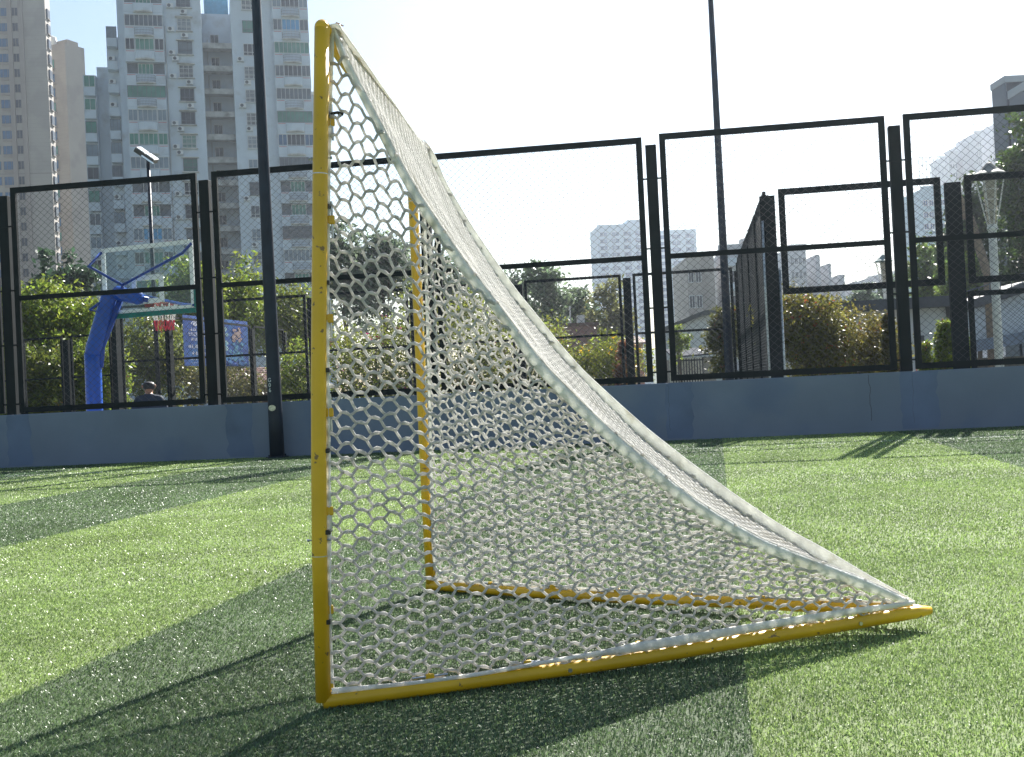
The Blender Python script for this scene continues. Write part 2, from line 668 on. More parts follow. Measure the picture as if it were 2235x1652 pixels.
# ================================================================== POLES
POLE = mat('pole_paint', (.010, .019, .034), .5, spec=.3, noise=(4, .3), bump=(12, .06))
pb = gnd(590, 1003)
pb[1] = wy(pb[0]) - .22
pb[2] = 0
p = thing('light_pole', pb, 'thick dark blue tapered light pole with white number standing at the foot of the wall', 'light pole')
b = MB()
b.lathe([(.108, .012), (.104, .6), (.098, 1.5), (.09, 3), (.078, 5), (.066, 7), (.05, 9.5)], (0, 0, 0), 20)
b.build('shaft', POLE, p, smooth=True)
b = MB()
b.lathe([(.17, 0), (.17, .02)], (0, 0, 0), 12)
for k in range(4):
    b.lathe([(.012, .02), (.012, .05)], (.14 * math.cos(k * 1.571 + .78), .14 * math.sin(k * 1.571 + .78), 0), 6)
b.build('base_plate', POLE, p)
b = MB()
for sx in (-.7, .7):
    b.obox((sx, 0, 9.6), (.25, 0, 0), (0, .2, .08), (0, -.02, .06))
b.bar((-.9, 0, 9.45), (.9, 0, 9.45), .06, .06)
b.build('flood_head', POLE, p, bevel=.01)
WHITE = mat('white_mark', (.55, .6, .62), .6)


def text_mesh(txt, size, depth=.002):
    cu = bpy.data.curves.new('t', 'FONT')
    cu.body = txt
    cu.size = size
    cu.extrude = depth
    cu.align_x = 'CENTER'
    o = bpy.data.objects.new('t', cu)
    col.objects.link(o)
    dg = bpy.context.evaluated_depsgraph_get()
    me = bpy.data.meshes.new_from_object(o.evaluated_get(dg))
    bpy.data.objects.remove(o)
    return me


for k, ch in enumerate('G06'):
    me = text_mesh(ch, .085)
    me.materials.append(WHITE)
    o = inst('number', me, p, (-.045 + .008 * k, -.1, 1.118 - .074 * k))
    o.rotation_euler = (R(90), 0, R(-26))
    o.location = (-.045, -.0925, 1.118 - .074 * k)
b = MB()
q = np.linspace(0, 2 * math.pi, 20, endpoint=False)
b.prism([(.056 * math.cos(t), 0, .043 * math.sin(t)) for t in q], (0, -.006, 0))
o = b.build('oval_plate', mat('plate', (.5, .5, .4), .4, metal=.4, noise=(40, .4)), p)
o.location = (-.022, -.0985, .735)
o.rotation_euler = (0, 0, R(-12))

pr = at(1591, 800, 25.0)
p = thing('light_pole', (pr[0], pr[1], CZ), 'thin tall dark blue light pole rising beyond the fence to the right of the goal', 'light pole')
b = MB()
b.lathe([(.115, .02), (.1, 1.5), (.09, 3), (.082, 5), (.072, 7), (.06, 10)], (0, 0, 0), 16)
b.build('shaft', POLE, p, smooth=True)
b = MB()
b.lathe([(.19, 0), (.19, .025)], (0, 0, 0), 12)
b.build('base_plate', POLE, p)
b = MB()
for sx in (-.7, .7):
    b.obox((sx, 0, 10.1), (.25, 0, 0), (0, .2, .08), (0, -.02, .06))
b.bar((-.9, 0, 9.95), (.9, 0, 9.95), .06, .06)
b.build('flood_head', POLE, p, bevel=.01)
# flood light behind the hoop
fl = at(336, 640, 34)
z_top = at(330, 350, 34)[2]
p = thing('flood_light', (fl[0], fl[1], CZ), 'dark pole with a tilted flat flood lamp head in front of the white apartment block', 'flood light')
b = MB()
b.lathe([(.075, 0), (.065, 4), (.05, z_top - CZ)], (0, 0, 0), 12)
b.build('shaft', POLE, p, smooth=True)
b = MB()
zt_ = z_top - CZ
ax = np.array([.28, 0, -.21])
b.obox((-.05, .02, zt_ + .16), ax * .95, (0, .26, .06), (.04, -.02, .055))
hd = b.build('lamp_head', mat('lamp_dark', (.03, .035, .04), .35), p, bevel=.01)
b = MB()
for s in (-.5, .5):
    cc = np.array([-.05, .02, zt_ + .16]) + ax * s + np.array([.044, -.022, .06])
    b.obox(cc, ax * .42, (0, .22, .05), (.006, -.003, .008))
b.build('cover_plate', mat('lamp_metal', (.6, .63, .66), .25, metal=.8), hd)
b = MB()
b.bar(np.array([-.05, -.25, zt_ + .06]) + ax, np.array([-.05, -.25, zt_ + .06]) - ax * .2, .03, .05)
b.bar((0, 0, zt_ - .05), (-.05, 0, zt_ + .14), .05, .05)
b.build('bracket', mat('lamp_metal', (.6, .63, .66), .25), p)

# ================================================================== GOAL
YEL = mat('yellow_paint', (.71, .415, .012), .38, noise=(5, .16), second=((.22, .13, .04), 38, .66, .69), bump=(90, .04))
NET = mat('net_cord', (.93, .915, .875), .9, spec=.15, bump=(900, .9), noise=(14, .1), trans=.42, second=((.68, .66, .58), 5, .58, .8))
BAND = mat('net_tape', (.84, .84, .80), .7, bump=(160, .5), noise=(25, .12), trans=.36, second=((.58, .56, .45), 12, .58, .78))
BLACK = mat('cable_tie', (.012, .012, .014), .4)
METAL = mat('zinc', (.5, .51, .52), .3, metal=.9)

A = gnd(705, 1530, .022)
C = gnd(939, 1277, .022)
D = gnd(2015, 1332, .06)
goal = thing('lacrosse_goal', (A[0], A[1], 0), 'yellow pipe lacrosse goal with sagging white hexagon net standing on the artificial turf', 'goal')
G0 = np.array([A[0], A[1], 0])
nA = np.cross(D - A, [0, 0, 1]); nA /= np.linalg.norm(nA)
nC = np.cross(D - C, [0, 0, 1]); nC /= np.linalg.norm(nC)
dA = (D - A) * [1, 1, 0]; LA = np.linalg.norm(dA); dA /= LA
dC = (D - C) * [1, 1, 0]; LC = np.linalg.norm(dC); dC /= LC
PR = .0205


def interp(pts, ts):
    """resample polyline (by chord length) at fractions ts"""
    pts = np.asarray(pts, float)
    s = np.concatenate([[0], np.cumsum(np.linalg.norm(np.diff(pts, axis=0), axis=1))])
    s /= s[-1]
    return np.stack([np.interp(ts, s, pts[:, k]) for k in range(pts.shape[1])], 1)


def smooth(P, k=2):
    for _ in range(k):
        Q = P.copy()
        Q[1:-1] = .25 * P[:-2] + .5 * P[1:-1] + .25 * P[2:]
        P = Q
    return P


npost = [at(x, y, A[1]) for x, y in ((705.5, 1530), (697, 1213), (695.5, 1000), (695, 800), (698.5, 380), (702.5, 62))]
fpost = [at(x, y, C[1]) for x, y in ((940, 1277), (929, 1070), (913, 700), (901, 440), (896.5, 338))]
for lst in (npost, fpost):
    b = MB()
    b.tube(np.array(lst) - G0, PR, 18)
    post = b.build('post', YEL, goal, smooth=False)
    post.data.polygons.foreach_set('use_smooth', [len(f.vertices) == 4 for f in post.data.polygons])
    b = MB()
    P = np.array(lst) - G0
    for k in (1, len(lst) - 2):
        t_ = (P[k + 1] - P[k - 1]); t_ /= np.linalg.norm(t_)
        b.tube([P[k] - t_ * .0012, P[k] + t_ * .0012], PR + .0006, 18)
        q = P[k] + t_ * .042
        b.tube([q - [.031, 0, 0], q - [.026, 0, 0]], .004, 8)
        b.tube([q - [.026, 0, 0], q + [.026, 0, 0]], .002, 6)
        b.tube([q + [.026, 0, 0], q + [.031, 0, 0]], .004, 8)
    b.build('joint_pin', METAL, post)
TN, TF = np.array(npost[-1]), np.array(fpost[-1])
b = MB()
cb = interp([TN + [0, -.001, .004], (TN + TF) / 2 + [0, 0, -.006], TF + [0, 0, .004]], np.linspace(0, 1, 9))
b.tube(cb - G0, PR, 16)
# rounded elbow caps
for q in (TN, TF):
    b.lathe([(PR * .99, -.004), (PR * .95, .008), (PR * .75, .016), (PR * .4, .021), (.001, .022)], q - G0, 16)
cbo = b.build('crossbar', YEL, goal, smooth=True)
nrail_px = ((706, 1529), (763, 1531), (1025, 1491), (1370, 1441), (1696, 1386), (1823, 1366), (1938, 1346), (2015, 1333))
frail_px = ((935, 1279), (1071, 1288), (1370, 1306), (1630, 1315), (1784, 1324), (1930, 1330), (2013, 1333))
nrail = np.array([onp(x, y, A, nA) for x, y in nrail_px])
frail = np.array([onp(x, y, C, nC) for x, y in frail_px])
nrail[0] = A + [0, 0, 0]
nrail[:, 2] = np.maximum(nrail[:, 2], .0215)
frail[:, 2] = np.maximum(frail[:, 2], .0215)
tip = D + (dA + dC) * .012
for lst, px in ((nrail, nrail_px), (frail, frail_px)):
    P = np.concatenate([lst[:-1], [D], [tip]])
    P = smooth(interp(P, np.linspace(0, 1, 40)), 3)
    b = MB()
    r = np.full(len(P), PR)
    r[-2:] = (PR * .92, PR * .6)
    b.tube(P - G0, r, 18)
    rl = b.build('base_rail', YEL, goal, smooth=True)
    b = MB()
    for fx in ((.36, .86) if lst is nrail else (.42,)):
        q = interp(P, [fx])[0]
        nn = -nA if lst is nrail else -nC
        if nn[1] > 0:
            nn = -nn
        b.tube([q + nn * (PR - .002) - G0, q + nn * (PR + .004) - G0], .006, 10)
    b.build('bolt', METAL, rl)


def tab(px, P0, n, along, up, parent=goal, s=1.0):
    """lacing tab: small yellow bracket with a zinc rod through it"""
    q = onp(px[0], px[1], P0, n) - G0
    b = MB()
    b.obox(q, along * .012 * s, np.asarray(up) * .010 * s, n * .006)
    t = b.build('lacing_tab', YEL, parent, bevel=.003)
    b = MB()
    b.tube([q - along * .05 * s + np.asarray(up) * .003, q + along * .05 * s + np.asarray(up) * .003], .0035, 8)
    b.build('lacing_rod', METAL, t)


UPV = np.array([0, 0, 1.0])
for y in (266, 480, 695, 900, 1115, 1330, 1500):
    tab((722 if y < 500 else 719, y), A, nA, UPV, dA)
for y in (560, 700, 850, 1000, 1150, 1250):
    tab((912 + (y - 560) * .045 + 3, y), C, nC, UPV, dC, s=.9)
for px in ((938, 1478), (1150, 1448), (1395, 1406), (1700, 1363), (1878, 1336)):
    tab(px, A, nA, dA, UPV)
for px in ((1071, 1275), (1206, 1281), (1346, 1289), (1505, 1297), (1663, 1305), (1848, 1310)):
    tab(px, C, nC, dC, UPV)
for k in range(7):
    q = cb[0] + (cb[-1] - cb[0]) * (.04 + .155 * k)
    b = MB()
    b.obox(q - G0 + [.026, 0, .012], (.014, 0, .004), (0, .02, 0), (-.002, 0, .006))
    t = b.build('lacing_tab', YEL, goal, bevel=.003)
    b = MB()
    for j in range(3):      # frayed brown lacing ends
        w0 = q - G0 + [.016, random.uniform(-.02, .02), .013]
        w = [w0, w0 + [.012, random.uniform(-.01, .01), random.uniform(.004, .016)], w0 + [random.uniform(.014, .03), random.uniform(-.015, .015), random.uniform(-.008, .02)]]
        b.tube(w, .0022, 5)
    b.build('lacing_cord', mat('old_cord', (.34, .2, .08), .9, noise=(60, .4)), t)
# cable ties round the near post
for k, y in enumerate((250, 452, 618, 808, 983, 1160, 1355)):
    q = onp(714.5 if y < 1100 else 717, y, A, nA) - G0
    b = MB()
    b.obox(q + [.0, -.012, 0], (.0075, 0, 0), (0, .009, 0), (0, 0, .006))
    b.obox(q + [-.004, .004, 0], (.012, 0, 0), (0, .02, 0), (0, 0, .0022))
    if k == 0:
        b.tube([q, q + dA * .03 + [0, -.01, .004], q + dA * .045 + [0, -.012, -.001]], .0042, 6)
        b.tube([q + dA * .028 + [0, -.01, .002], q + dA * .036 + [0, -.012, -.008], q + dA * .043 + [0, -.01, -.002]], .002, 5)
    b.build('cable_tie', BLACK, goal, bevel=.0015)

# ---- net edges traced along the seams, each in its own upright plane
NL = [(727, 78), (745, 135), (764, 172), (791, 222), (820, 281), (858, 357), (903, 440), (948, 503), (993, 579), (1046, 640), (1105, 716), (1169, 810), (1228, 869), (1287, 928), (1351, 987), (1415, 1043), (1492, 1101), (1568, 1152), (1645, 1198), (1741, 1236), (1836, 1271), (1932, 1305), (1985, 1322)]
NR = [(728, 55), (752, 110), (768, 150), (800, 208), (831, 266), (867, 338), (912, 418), (966, 498), (1020, 578), (1070, 640), (1128, 718), (1187, 795), (1254, 862), (1304, 912), (1363, 965), (1415, 1006), (1492, 1073), (1576, 1127), (1664, 1177), (1760, 1215), (1875, 1258), (1950, 1292), (1990, 1312)]
FL = [(925, 312), (935, 335), (957, 392), (1016, 500), (1084, 604), (1137, 677), (1175, 720), (1240, 796), (1310, 869), (1363, 922), (1415, 967), (1511, 1044), (1607, 1113), (1721, 1182), (1836, 1255), (1913, 1293), (1980, 1316)]
FR = [(922, 302), (944, 324), (971, 394), (1030, 493), (1088, 578), (1128, 634), (1169, 684), (1225, 754), (1275, 810), (1351, 880), (1415, 937), (1511, 1012), (1607, 1081), (1702, 1145), (1798, 1196), (1894, 1254), (1951, 1285), (1997, 1312)]
T = np.linspace(0, 1, 90)


def edge(px, P0, n):
    return smooth(interp([onp(x, y, P0, n) for x, y in px], T), 2)


eNL, eNR, eFL, eFR = edge(NL, A, nA), edge(NR, A + nA * .0, nA), edge(FL, C, nC), edge(FR, C, nC)
inw = nA if np.dot(nA, C - A) > 0 else -nA        # from near side towards far side
inwC = nC if np.dot(nC, A - C) > 0 else -nC


def ribbon(b, e0, e1, out, th=.004, bul=.008, seed=0):
    """folded tape between two edge lines; out = outward normal"""
    n = len(e0)
    wob = sn(np.stack([np.linspace(0, 6, n), np.full(n, seed * 3.1), np.zeros(n)], 1), 1.0, seed)[:, None] * .0032
    across = e1 - e0
    rows = []
    for fr, h in ((0, 0), (.25, .75), (.5, 1), (.75, .8), (1, .15)):
        rows.append(e0 + across * fr + out * (bul * h + (wob if 0 < fr < 1 else wob * .4)) + across * (wob * 1.2))
    back = []
    for fr, h in ((1, .15), (.75, .8), (.5, 1), (.25, .75), (0, 0)):
        back.append(e0 + across * fr + out * (bul * h - th + (wob if 0 < fr < 1 else wob * .4)) + across * (wob * 1.2))
    ring = np.stack(rows + back, 1)            # n,10,3
    m = ring.shape[1]
    idx = np.arange(n * m).reshape(n, m)
    nx = np.roll(idx, -1, 1)
    q = np.stack([idx[:-1], nx[:-1], nx[1:], idx[1:]], -1).reshape(-1, 4)
    b.quads(ring.reshape(-1, 3) - G0, q)
    b.add(ring[0] - G0, [tuple(range(m))])
    b.add(ring[-1] - G0, [tuple(range(m - 1, -1, -1))])


net = MB()
net.tube(np.stack([eNR, eNR], 1).mean(1)[::3] - G0 + inw * .002, .004, 6)
net = net.build('net', NET, goal, smooth=True)


def band(e0, e1, out, seed, bul=.008):
    b = MB()
    ribbon(b, e0, e1, out, seed=seed, bul=bul)
    return b.build('seam_tape', BAND, net, smooth=True)


band(eNL, eNR, -inw, 1)
band(eFL, eFR, -inwC, 3, bul=.010)
# tape along the posts and rails
zz = np.linspace(.05, 1, 60)


def pxline(pts, P0, n, m=70):
    return smooth(interp([onp(x, y, P0, n) for x, y in pts], np.linspace(0, 1, m)), 2)


e0 = pxline(((721, 60), (717, 200), (713, 380), (711, 600), (707, 740), (712, 900), (714, 1080), (709, 1130), (715, 1250), (717, 1400), (719, 1512)), A, nA)
e1 = pxline(((730, 60), (726, 200), (721, 380), (719, 600), (718, 740), (720, 900), (722, 1080), (724, 1130), (722, 1250), (724, 1400), (730, 1505)), A, nA)
band(e0, e1, -inw, 5, bul=.006)
e0 = pxline(((722, 1513), (880, 1497), (1025, 1478), (1180, 1449), (1290, 1432), (1400, 1420), (1560, 1392), (1700, 1366), (1850, 1341), (1940, 1328), (1990, 1318)), A, nA)
e1 = pxline(((722, 1500), (880, 1487), (1025, 1468), (1180, 1440), (1290, 1421), (1400, 1398), (1560, 1372), (1700, 1349), (1850, 1326), (1940, 1316), (1990, 1310)), A, nA)
e0, e1 = e0 - inw * .010, e1 - inw * .010
band(e0, e1, -inw, 7, bul=.005)
e0 = pxline(((922, 430), (930, 700), (938, 1000), (945, 1262)), C, nC)
e1 = pxline(((928, 430), (936, 700), (944, 1000), (953, 1262)), C, nC)
band(e0, e1, -inwC, 2, bul=.004)
e0 = pxline(((950, 1270), (1071, 1278), (1370, 1296), (1630, 1306), (1784, 1313), (1960, 1320)), C, nC)
e1 = pxline(((950, 1262), (1071, 1270), (1370, 1287), (1630, 1297), (1784, 1305), (1960, 1314)), C, nC)
band(e0, e1, -inwC, 4, bul=.004)
# top tape along the crossbar
e0 = interp([TN + [.022, 0, .01], TF + [.03, 0, .01]], np.linspace(0, 1, 40))
e1 = interp([TN + [.05, .01, .004], TF + [.075, -.01, .004]], np.linspace(0, 1, 40))
b = MB()
ribbon(b, e0, e1, np.array([.3, 0, 1.0]), seed=9, bul=.006)
b.build('seam_tape', BAND, net, smooth=True)


def hexnet(fmap, inside, imax, jr, shear, name, kfrac=.25, rc=.0039, rk=.0056, seed=0):
    """fmap(i, j) -> 3d arrays; hexagon mesh of doubled knots and arms"""
    I, J = np.meshgrid(np.arange(-imax, imax + 1), np.arange(jr[0], jr[1]), indexing='ij')
    I, J = I.ravel().astype(float), J.ravel().astype(float)
    half = .5 * (np.abs(I) % 2)

    def kpos(i, j, off=0.0):
        h = .5 * (np.abs(i) % 2)
        return i + off, j + h
    paths_k, paths_a = [], []
    jit = lambda i, j: (sn(np.stack([i, j, 0 * i], 1), .9, seed) * .05, sn(np.stack([i, j, 0 * i], 1), 1.1, seed + 5) * .09)

    def node(i, j, side):
        a, c = kpos(i, j)
        ja, jc = jit(i * 1.0, (j + .5 * (np.abs(i) % 2)) * 1.0)
        k = np.sin(i * 12.9 + j * 78.2) * 437.5
        k = (k - np.floor(k) - .5)
        return a + ja + side * (kfrac + .08 * k), c + jc + .06 * k + side * .09 * np.sin(i * 3.3 + j * 5.1)
    # knots
    la, lc = node(I, J, -1)
    ra, rc_ = node(I, J, 1)
    ok = inside(I, J + half)
    ts = np.linspace(0, 1, 3)
    Pk = np.stack([np.stack(fmap(la + (ra - la) * t, lc + (rc_ - lc) * t + (.05 if t == .5 else 0)), 1) for t in ts], 1)
    V, q = tubes(Pk[ok], np.array([rc * 1.05, rk, rc * 1.05]), 6, HN)
    b = MB()
    b.quads(V - G0, q)
    # arms
    for dj in (0, -1):
        i2 = I + 1
        odd = (np.abs(I) % 2)
        j2 = J + odd + dj
        aa, ac = node(I, J, 1)
        ba, bc = node(i2, j2, -1)
        h2 = .5 * (np.abs(i2) % 2)
        okk = inside(I, J + half) & inside(i2, j2 + h2)
        ts = np.linspace(0, 1, 7)
        pts = []
        for t in ts:
            s = t * t * (3 - 2 * t) * .85 + t * .15
            pts.append(np.stack(fmap(aa + (ba - aa) * t, ac + (bc - ac) * s - .07 * math.sin(math.pi * t)), 1))
        Pa = np.stack(pts, 1)[okk]
        V, q = tubes(Pa, rc, 6, HN)
        b.quads(V - G0, q)
    return b.build(name, NET, net, smooth=True)


def side(P0, d, L, edge3, sign, name, seed, px0, q0=.0355, qb=.0082, p0=.046, shear=.25, tilt=0.0):
    ex = (edge3 - P0) @ d
    ez = edge3[:, 2]
    order = np.argsort(ez)
    ezs, exs = ez[order], ex[order]
    rb = frail if sign < 0 else nrail
    rxs, rzs = (rb - P0) @ d, rb[:, 2]
    nrm = np.cross(d, [0, 0, 1])
    pst_ = np.array(npost if sign > 0 else fpost)
    pz_, px_ = pst_[:, 2], (pst_ - P0) @ d
    lean = lambda z: np.interp(z, pz_, px_)

    def fm(i, j):
        g = np.clip(j / 24, 0, 1)
        g = g * g * (3 - 2 * g)
        g = g - .5 * np.clip((j - 30) / 12, 0, 1)
        jj = j - shear * i * g + tilt * i * (1 - np.clip(j / 14, 0, 1)) * np.clip(i / 30, 0, 1)
        z = q0 / qb * (np.exp(qb * np.maximum(jj, -3)) - 1)
        x = .036 + lean(z) + i * (p0 - .0125 * np.clip(z / 1.5, 0, 1))
        zr = np.interp(x, rxs, rzs) + .018
        X = P0[0] + d[0] * x
        Y = P0[1] + d[1] * x
        Z = z * (1 - .0 * x) + zr
        o = .012 * sn(np.stack([x * 5, z * 5, 0 * x], -1), 1.0, seed) + .0035 * sn(np.stack([i, j, 0 * x], -1), 2.3, seed + 2)
        return X + nrm[0] * o, Y + nrm[1] * o, Z

    def ins(i, j):
        X, Y, Z = fm(i, j)
        x = (X - P0[0]) * d[0] + (Y - P0[1]) * d[1]
        lim = np.interp(Z, ezs, exs)
        return (i >= -.5) & (x < lim + .014) & (Z > np.interp(x, rxs, rzs) + .008) & (Z < ezs[-1] - .03)
    return hexnet(fm, ins, 52, (0, 48), 0, name, seed=seed)


HN = inw
sA = side(A, dA, LA, eNL, 1, 'net_side', 0, None)
HN = inwC
sC = side(C, dC, LC, eFL, -1, 'net_side', 4, None, q0=.037, p0=.045, shear=.18)
# back panel lofted between the two seams, sagging a little
SN = np.concatenate([[0], np.cumsum(np.linalg.norm(np.diff((eNR + eFL) / 2, axis=0), axis=1))])
Lb = SN[-1]
Wd = np.linalg.norm(eFL - eNR, axis=1)
backn = np.array([.55, 0, .83])


def fback(i, j):
    v = Lb - j * .040
    x = i * .0335
    t = np.clip(v / Lb, 0, 1)
    ii = t * (len(T) - 1)
    n_ = np.stack([np.interp(ii, np.arange(len(T)), eNR[:, k]) for k in range(3)], -1)
    f_ = np.stack([np.interp(ii, np.arange(len(T)), eFL[:, k]) for k in range(3)], -1)
    w = np.interp(ii, np.arange(len(T)), Wd)
    u = x / np.maximum(w, .01) + .5
    P = n_ + (f_ - n_) * u[..., None]
    sag = .02 * np.sin(np.pi * np.clip(u, 0, 1)) * np.sin(np.pi * np.clip(t, 0, 1)) ** .6
    o = -sag + .006 * sn(np.stack([x * 6, v * 6, 0 * x], -1), 1.0, 3)
    P = P + o[..., None] * backn
    return P[..., 0], P[..., 1], P[..., 2]


def insb(i, j):
    v = Lb - j * .040
    ii = np.clip(v / Lb, 0, 1) * (len(T) - 1)
    w = np.interp(ii, np.arange(len(T)), Wd)
    return (np.abs(i * .0335) < w / 2 + .004) & (v > -.005) & (v < Lb)


HN = backn
hexnet(fback, insb, 30, (0, 84), 0, 'net_back', seed=8, rc=.0046, rk=.0062)

# ================================================================== HOOP
BLUEV = mat('blue_vinyl', (.012, .085, .42), .35, noise=(5, .12), bump=(14, .08))
BLUEP = mat('blue_paint', (.012, .06, .32), .35)
WHT = mat('white_paint', (.95, .94, .88), .5, noise=(8, .06))
GREEN = mat('green_pad', (.01, .19, .15), .6, noise=(8, .1))
HD = 19.0
hb = at(206, 880, HD + .2)
hoop = thing('basketball_hoop', (hb[0], hb[1], CZ), 'blue padded basketball stand with clear backboard and red and white net behind the mesh fence', 'basketball hoop')
H0 = np.array([hb[0], hb[1], CZ])
hs_ = -.36
bx = np.array([1, hs_, 0]) / math.hypot(1, hs_)          # along the board
bn = np.array([-hs_, 1, 0]) / math.hypot(1, hs_)         # away from camera: board front
bc = at(319, 600, HD) - H0
bc_top = at(319, 534, HD) - H0
bw, bh = .9, .56
bc = bc_top - [0, 0, bh]
bm = bpy.data.materials.new('clear_board')
bm.use_nodes = True
t = bm.node_tree
tb = t.nodes.new('ShaderNodeBsdfTransparent')
tb.inputs[0].default_value = (.90, .95, .94, 1)
ms = t.nodes.new('ShaderNodeMixShader')
ms.inputs[0].default_value = .10
t.links.new(tb.outputs[0], ms.inputs[1])
pp = t.nodes['Principled BSDF']
pp.inputs['Base Color'].default_value = (.5, .55, .55, 1)
pp.inputs['Roughness'].default_value = .15
t.links.new(pp.outputs[0], ms.inputs[2])
t.links.new(ms.outputs[0], t.nodes['Material Output'].inputs[0])
UZ = np.array([0, 0, 1.0])
b = MB()
b.obox(bc, bx * (bw - .05), bn * .008, UZ * (bh - .05))
bd = b.build('backboard', bm, hoop)
b = MB()
for s in (-1, 1):
    b.obox(bc + bx * s * (bw - .025), bx * .036, bn * .016, UZ * bh)
    b.obox(bc + UZ * s * (bh - .025), bx * (bw - .062), bn * .015, UZ * .036)
b.build('board_frame', WHT, bd)
b = MB()
tc = bc + [0, 0, -bh + .15 + .225]
for s in (-1, 1):
    b.obox(tc + bx * s * .27 - bn * .012, bx * .045, bn * .003, UZ * .225)
    b.obox(tc + UZ * s * .195 - bn * .0118, bx * .225, bn * .003, UZ * .042)
b.build('target_square', WHT, bd)
b = MB()
b.obox(bc - UZ * (bh + .03), bx * (bw + .02), bn * .03, UZ * .04)
for s in (-1, 1):
    b.obox(bc - UZ * (bh - .16) + bx * s * (bw + .015), bx * .018, bn * .03, UZ * .15)
b.build('edge_pad', GREEN, bd, bevel=.012)
rimc = bc - UZ * (bh - .15) + bn * .39
RED = mat('rim_red', (.35, .03, .02), .4)
b = MB()
q = np.linspace(0, 2 * math.pi, 25)
b.tube([rimc + bx * .225 * math.cos(a) + bn * .225 * math.sin(a) for a in q], .01, 8, caps=False)
b.obox(rimc - bn * .28, bx * .1, bn * .1, UZ * .02)
b.obox(rimc - bn * .375, bx * .09, bn * .01, UZ * .07)
rim = b.build('rim', RED, hoop)
netw = MB()
netr = MB()
for k in range(12):
    for s in (-1, 1):
        pts = []
        for t_ in np.linspace(0, 1, 9):
            a = (k + s * .5 * t_ * 4 / 2) * 2 * math.pi / 12
            rr = .225 - .075 * math.sin(t_ * 1.5) + .01 * math.sin(k * 3 + t_ * 7)
            pts.append(rimc + bx * rr * math.cos(a) + bn * rr * math.sin(a) - UZ * (.44 * t_))
        netw.tube(pts[:6], .008, 5)
        netr.tube(pts[5:], .008, 5)
netw.build('basket_net', mat('net_white', (.75, .73, .68), .8), rim)
netr.build('net_hem', mat('net_red', (.55, .06, .09), .8), rim)
# stand
p0, p1, p2 = at(206, 885, HD + .2) - H0, at(202, 770, HD + .2) - H0, at(240, 640, HD + .1) - H0
b = MB()
b.tube(smooth(interp([[p0[0], p0[1], 0.25], p0, p1 + [0, 0, -.05], p1], np.linspace(0, 1, 10)), 1), .135, 16)
b.tube([p1 - [0, 0, .06], p1 + (p2 - p1) * .08, p2 - (p2 - p1) * .08, p2], [.13, .136, .13, .115], 16)
b.build('padded_column', BLUEV, hoop, smooth=True)
b = MB()
e = np.array([.13, .02, 0])
b.tube([p1 + e * .9 + [0, 0, -.25], p1 + e + [.03, 0, .1], p2 + e + [.04, 0, -.1]], .05, 10)
b.build('strut', BLUEP, hoop, smooth=True)
armend = bc - UZ * (bh - .2) - bn * .1
armst = at(250, 638, HD + .1) - H0
b = MB()
dv = armend - armst
b.tube([armst, armst + dv * .06, armst + dv * .8, armst + dv * .88], [.07, .12, .115, .09], 14)
b.build('padded_arm', BLUEV, hoop, smooth=True)
b = MB()
b.tube([armst, armend + bn * .09], .045, 8)
hub = at(267, 622, HD) - H0
b.tube([hub - [0, 0, .12], hub], .03, 8)
tl, tr = bc - bx * bw + UZ * (bh - .06), bc + bx * bw + UZ * (bh - .06)
b.tube([hub, at(193, 581, HD) - H0, tl - bn * .02], .024, 8)
b.tube([hub, hub + (tr - hub) * .86 - [0, 0, .06], tr - bn * .02], .024, 8)
bl, br = bc - bx * bw - UZ * (bh - .05), bc + bx * bw - UZ * (bh - .05)
b.tube([armst + [0, 0, .04], at(400, 664, HD) - H0, br - bn * .02], .022, 8)
b.tube([armst + [0, 0, .0], at(196, 676, HD) - H0, bl - bn * .02], .022, 8)
b.build('brace', BLUEP, hoop, smooth=True)
b = MB()
b.box(-.5, .9, -.6, .6, 0, .3)
b.build('base_box', BLUEV, hoop, bevel=.03)

# ================================================================== BANNER
bt0, bt1 = at(403, 688, 32.0), at(543, 703, 36.2)
bb0, bb1 = at(408, 799, 32.0), at(547, 800, 36.2)
bt0, bt1, bb0, bb1 = [q + np.array([0, -.25, 0]) for q in (bt0, bt1, bb0, bb1)]
ban = thing('banner', bb0, 'blue printed banner with mirrored white lettering hung on the court fence', 'banner')
bnn = np.cross(bt1 - bt0, bb0 - bt0); bnn /= np.linalg.norm(bnn)
if bnn[1] > 0:
    bnn = -bnn


def bp(u, v, lift=0.0):
    p = (bt0 * (1 - u) + bt1 * u) * (1 - v) + (bb0 * (1 - u) + bb1 * u) * v
    return p + bnn * (lift + .012 * math.sin(u * 9) * math.sin(v * 5)) - bb0


b = MB()
nu, nv = 16, 10
for z_ in (0, -.012):
    pass
vs = [bp(i / nu, j / nv) for j in range(nv + 1) for i in range(nu + 1)]
b.add(vs, [(j * (nu + 1) + i, j * (nu + 1) + i + 1, (j + 1) * (nu + 1) + i + 1, (j + 1) * (nu + 1) + i) for j in range(nv) for i in range(nu)])
cl = b.build('cloth', mat('banner_blue', (.045, .12, .42), .6, trans=.35, second=((.06, .2, .5), 1.5, .45, .6)), ban)
sm = cl.modifiers.new('s', 'SOLIDIFY')
sm.thickness = .006
LET = mat('banner_white', (.75, .78, .85), .6, trans=.3)
b = MB()
rr = random.Random(5)


def stroke(u0, v0, u1, v1, w):
    d = np.array([u1 - u0, v1 - v0]); l = np.linalg.norm(d) + 1e-9
    n_ = np.array([-d[1], d[0]]) / l * w
    b.add([bp(u0 + n_[0], v0 + n_[1], .012), bp(u1 + n_[0], v1 + n_[1], .012), bp(u1 - n_[0], v1 - n_[1], .012), bp(u0 - n_[0], v0 - n_[1], .012)], [(0, 1, 2, 3)])


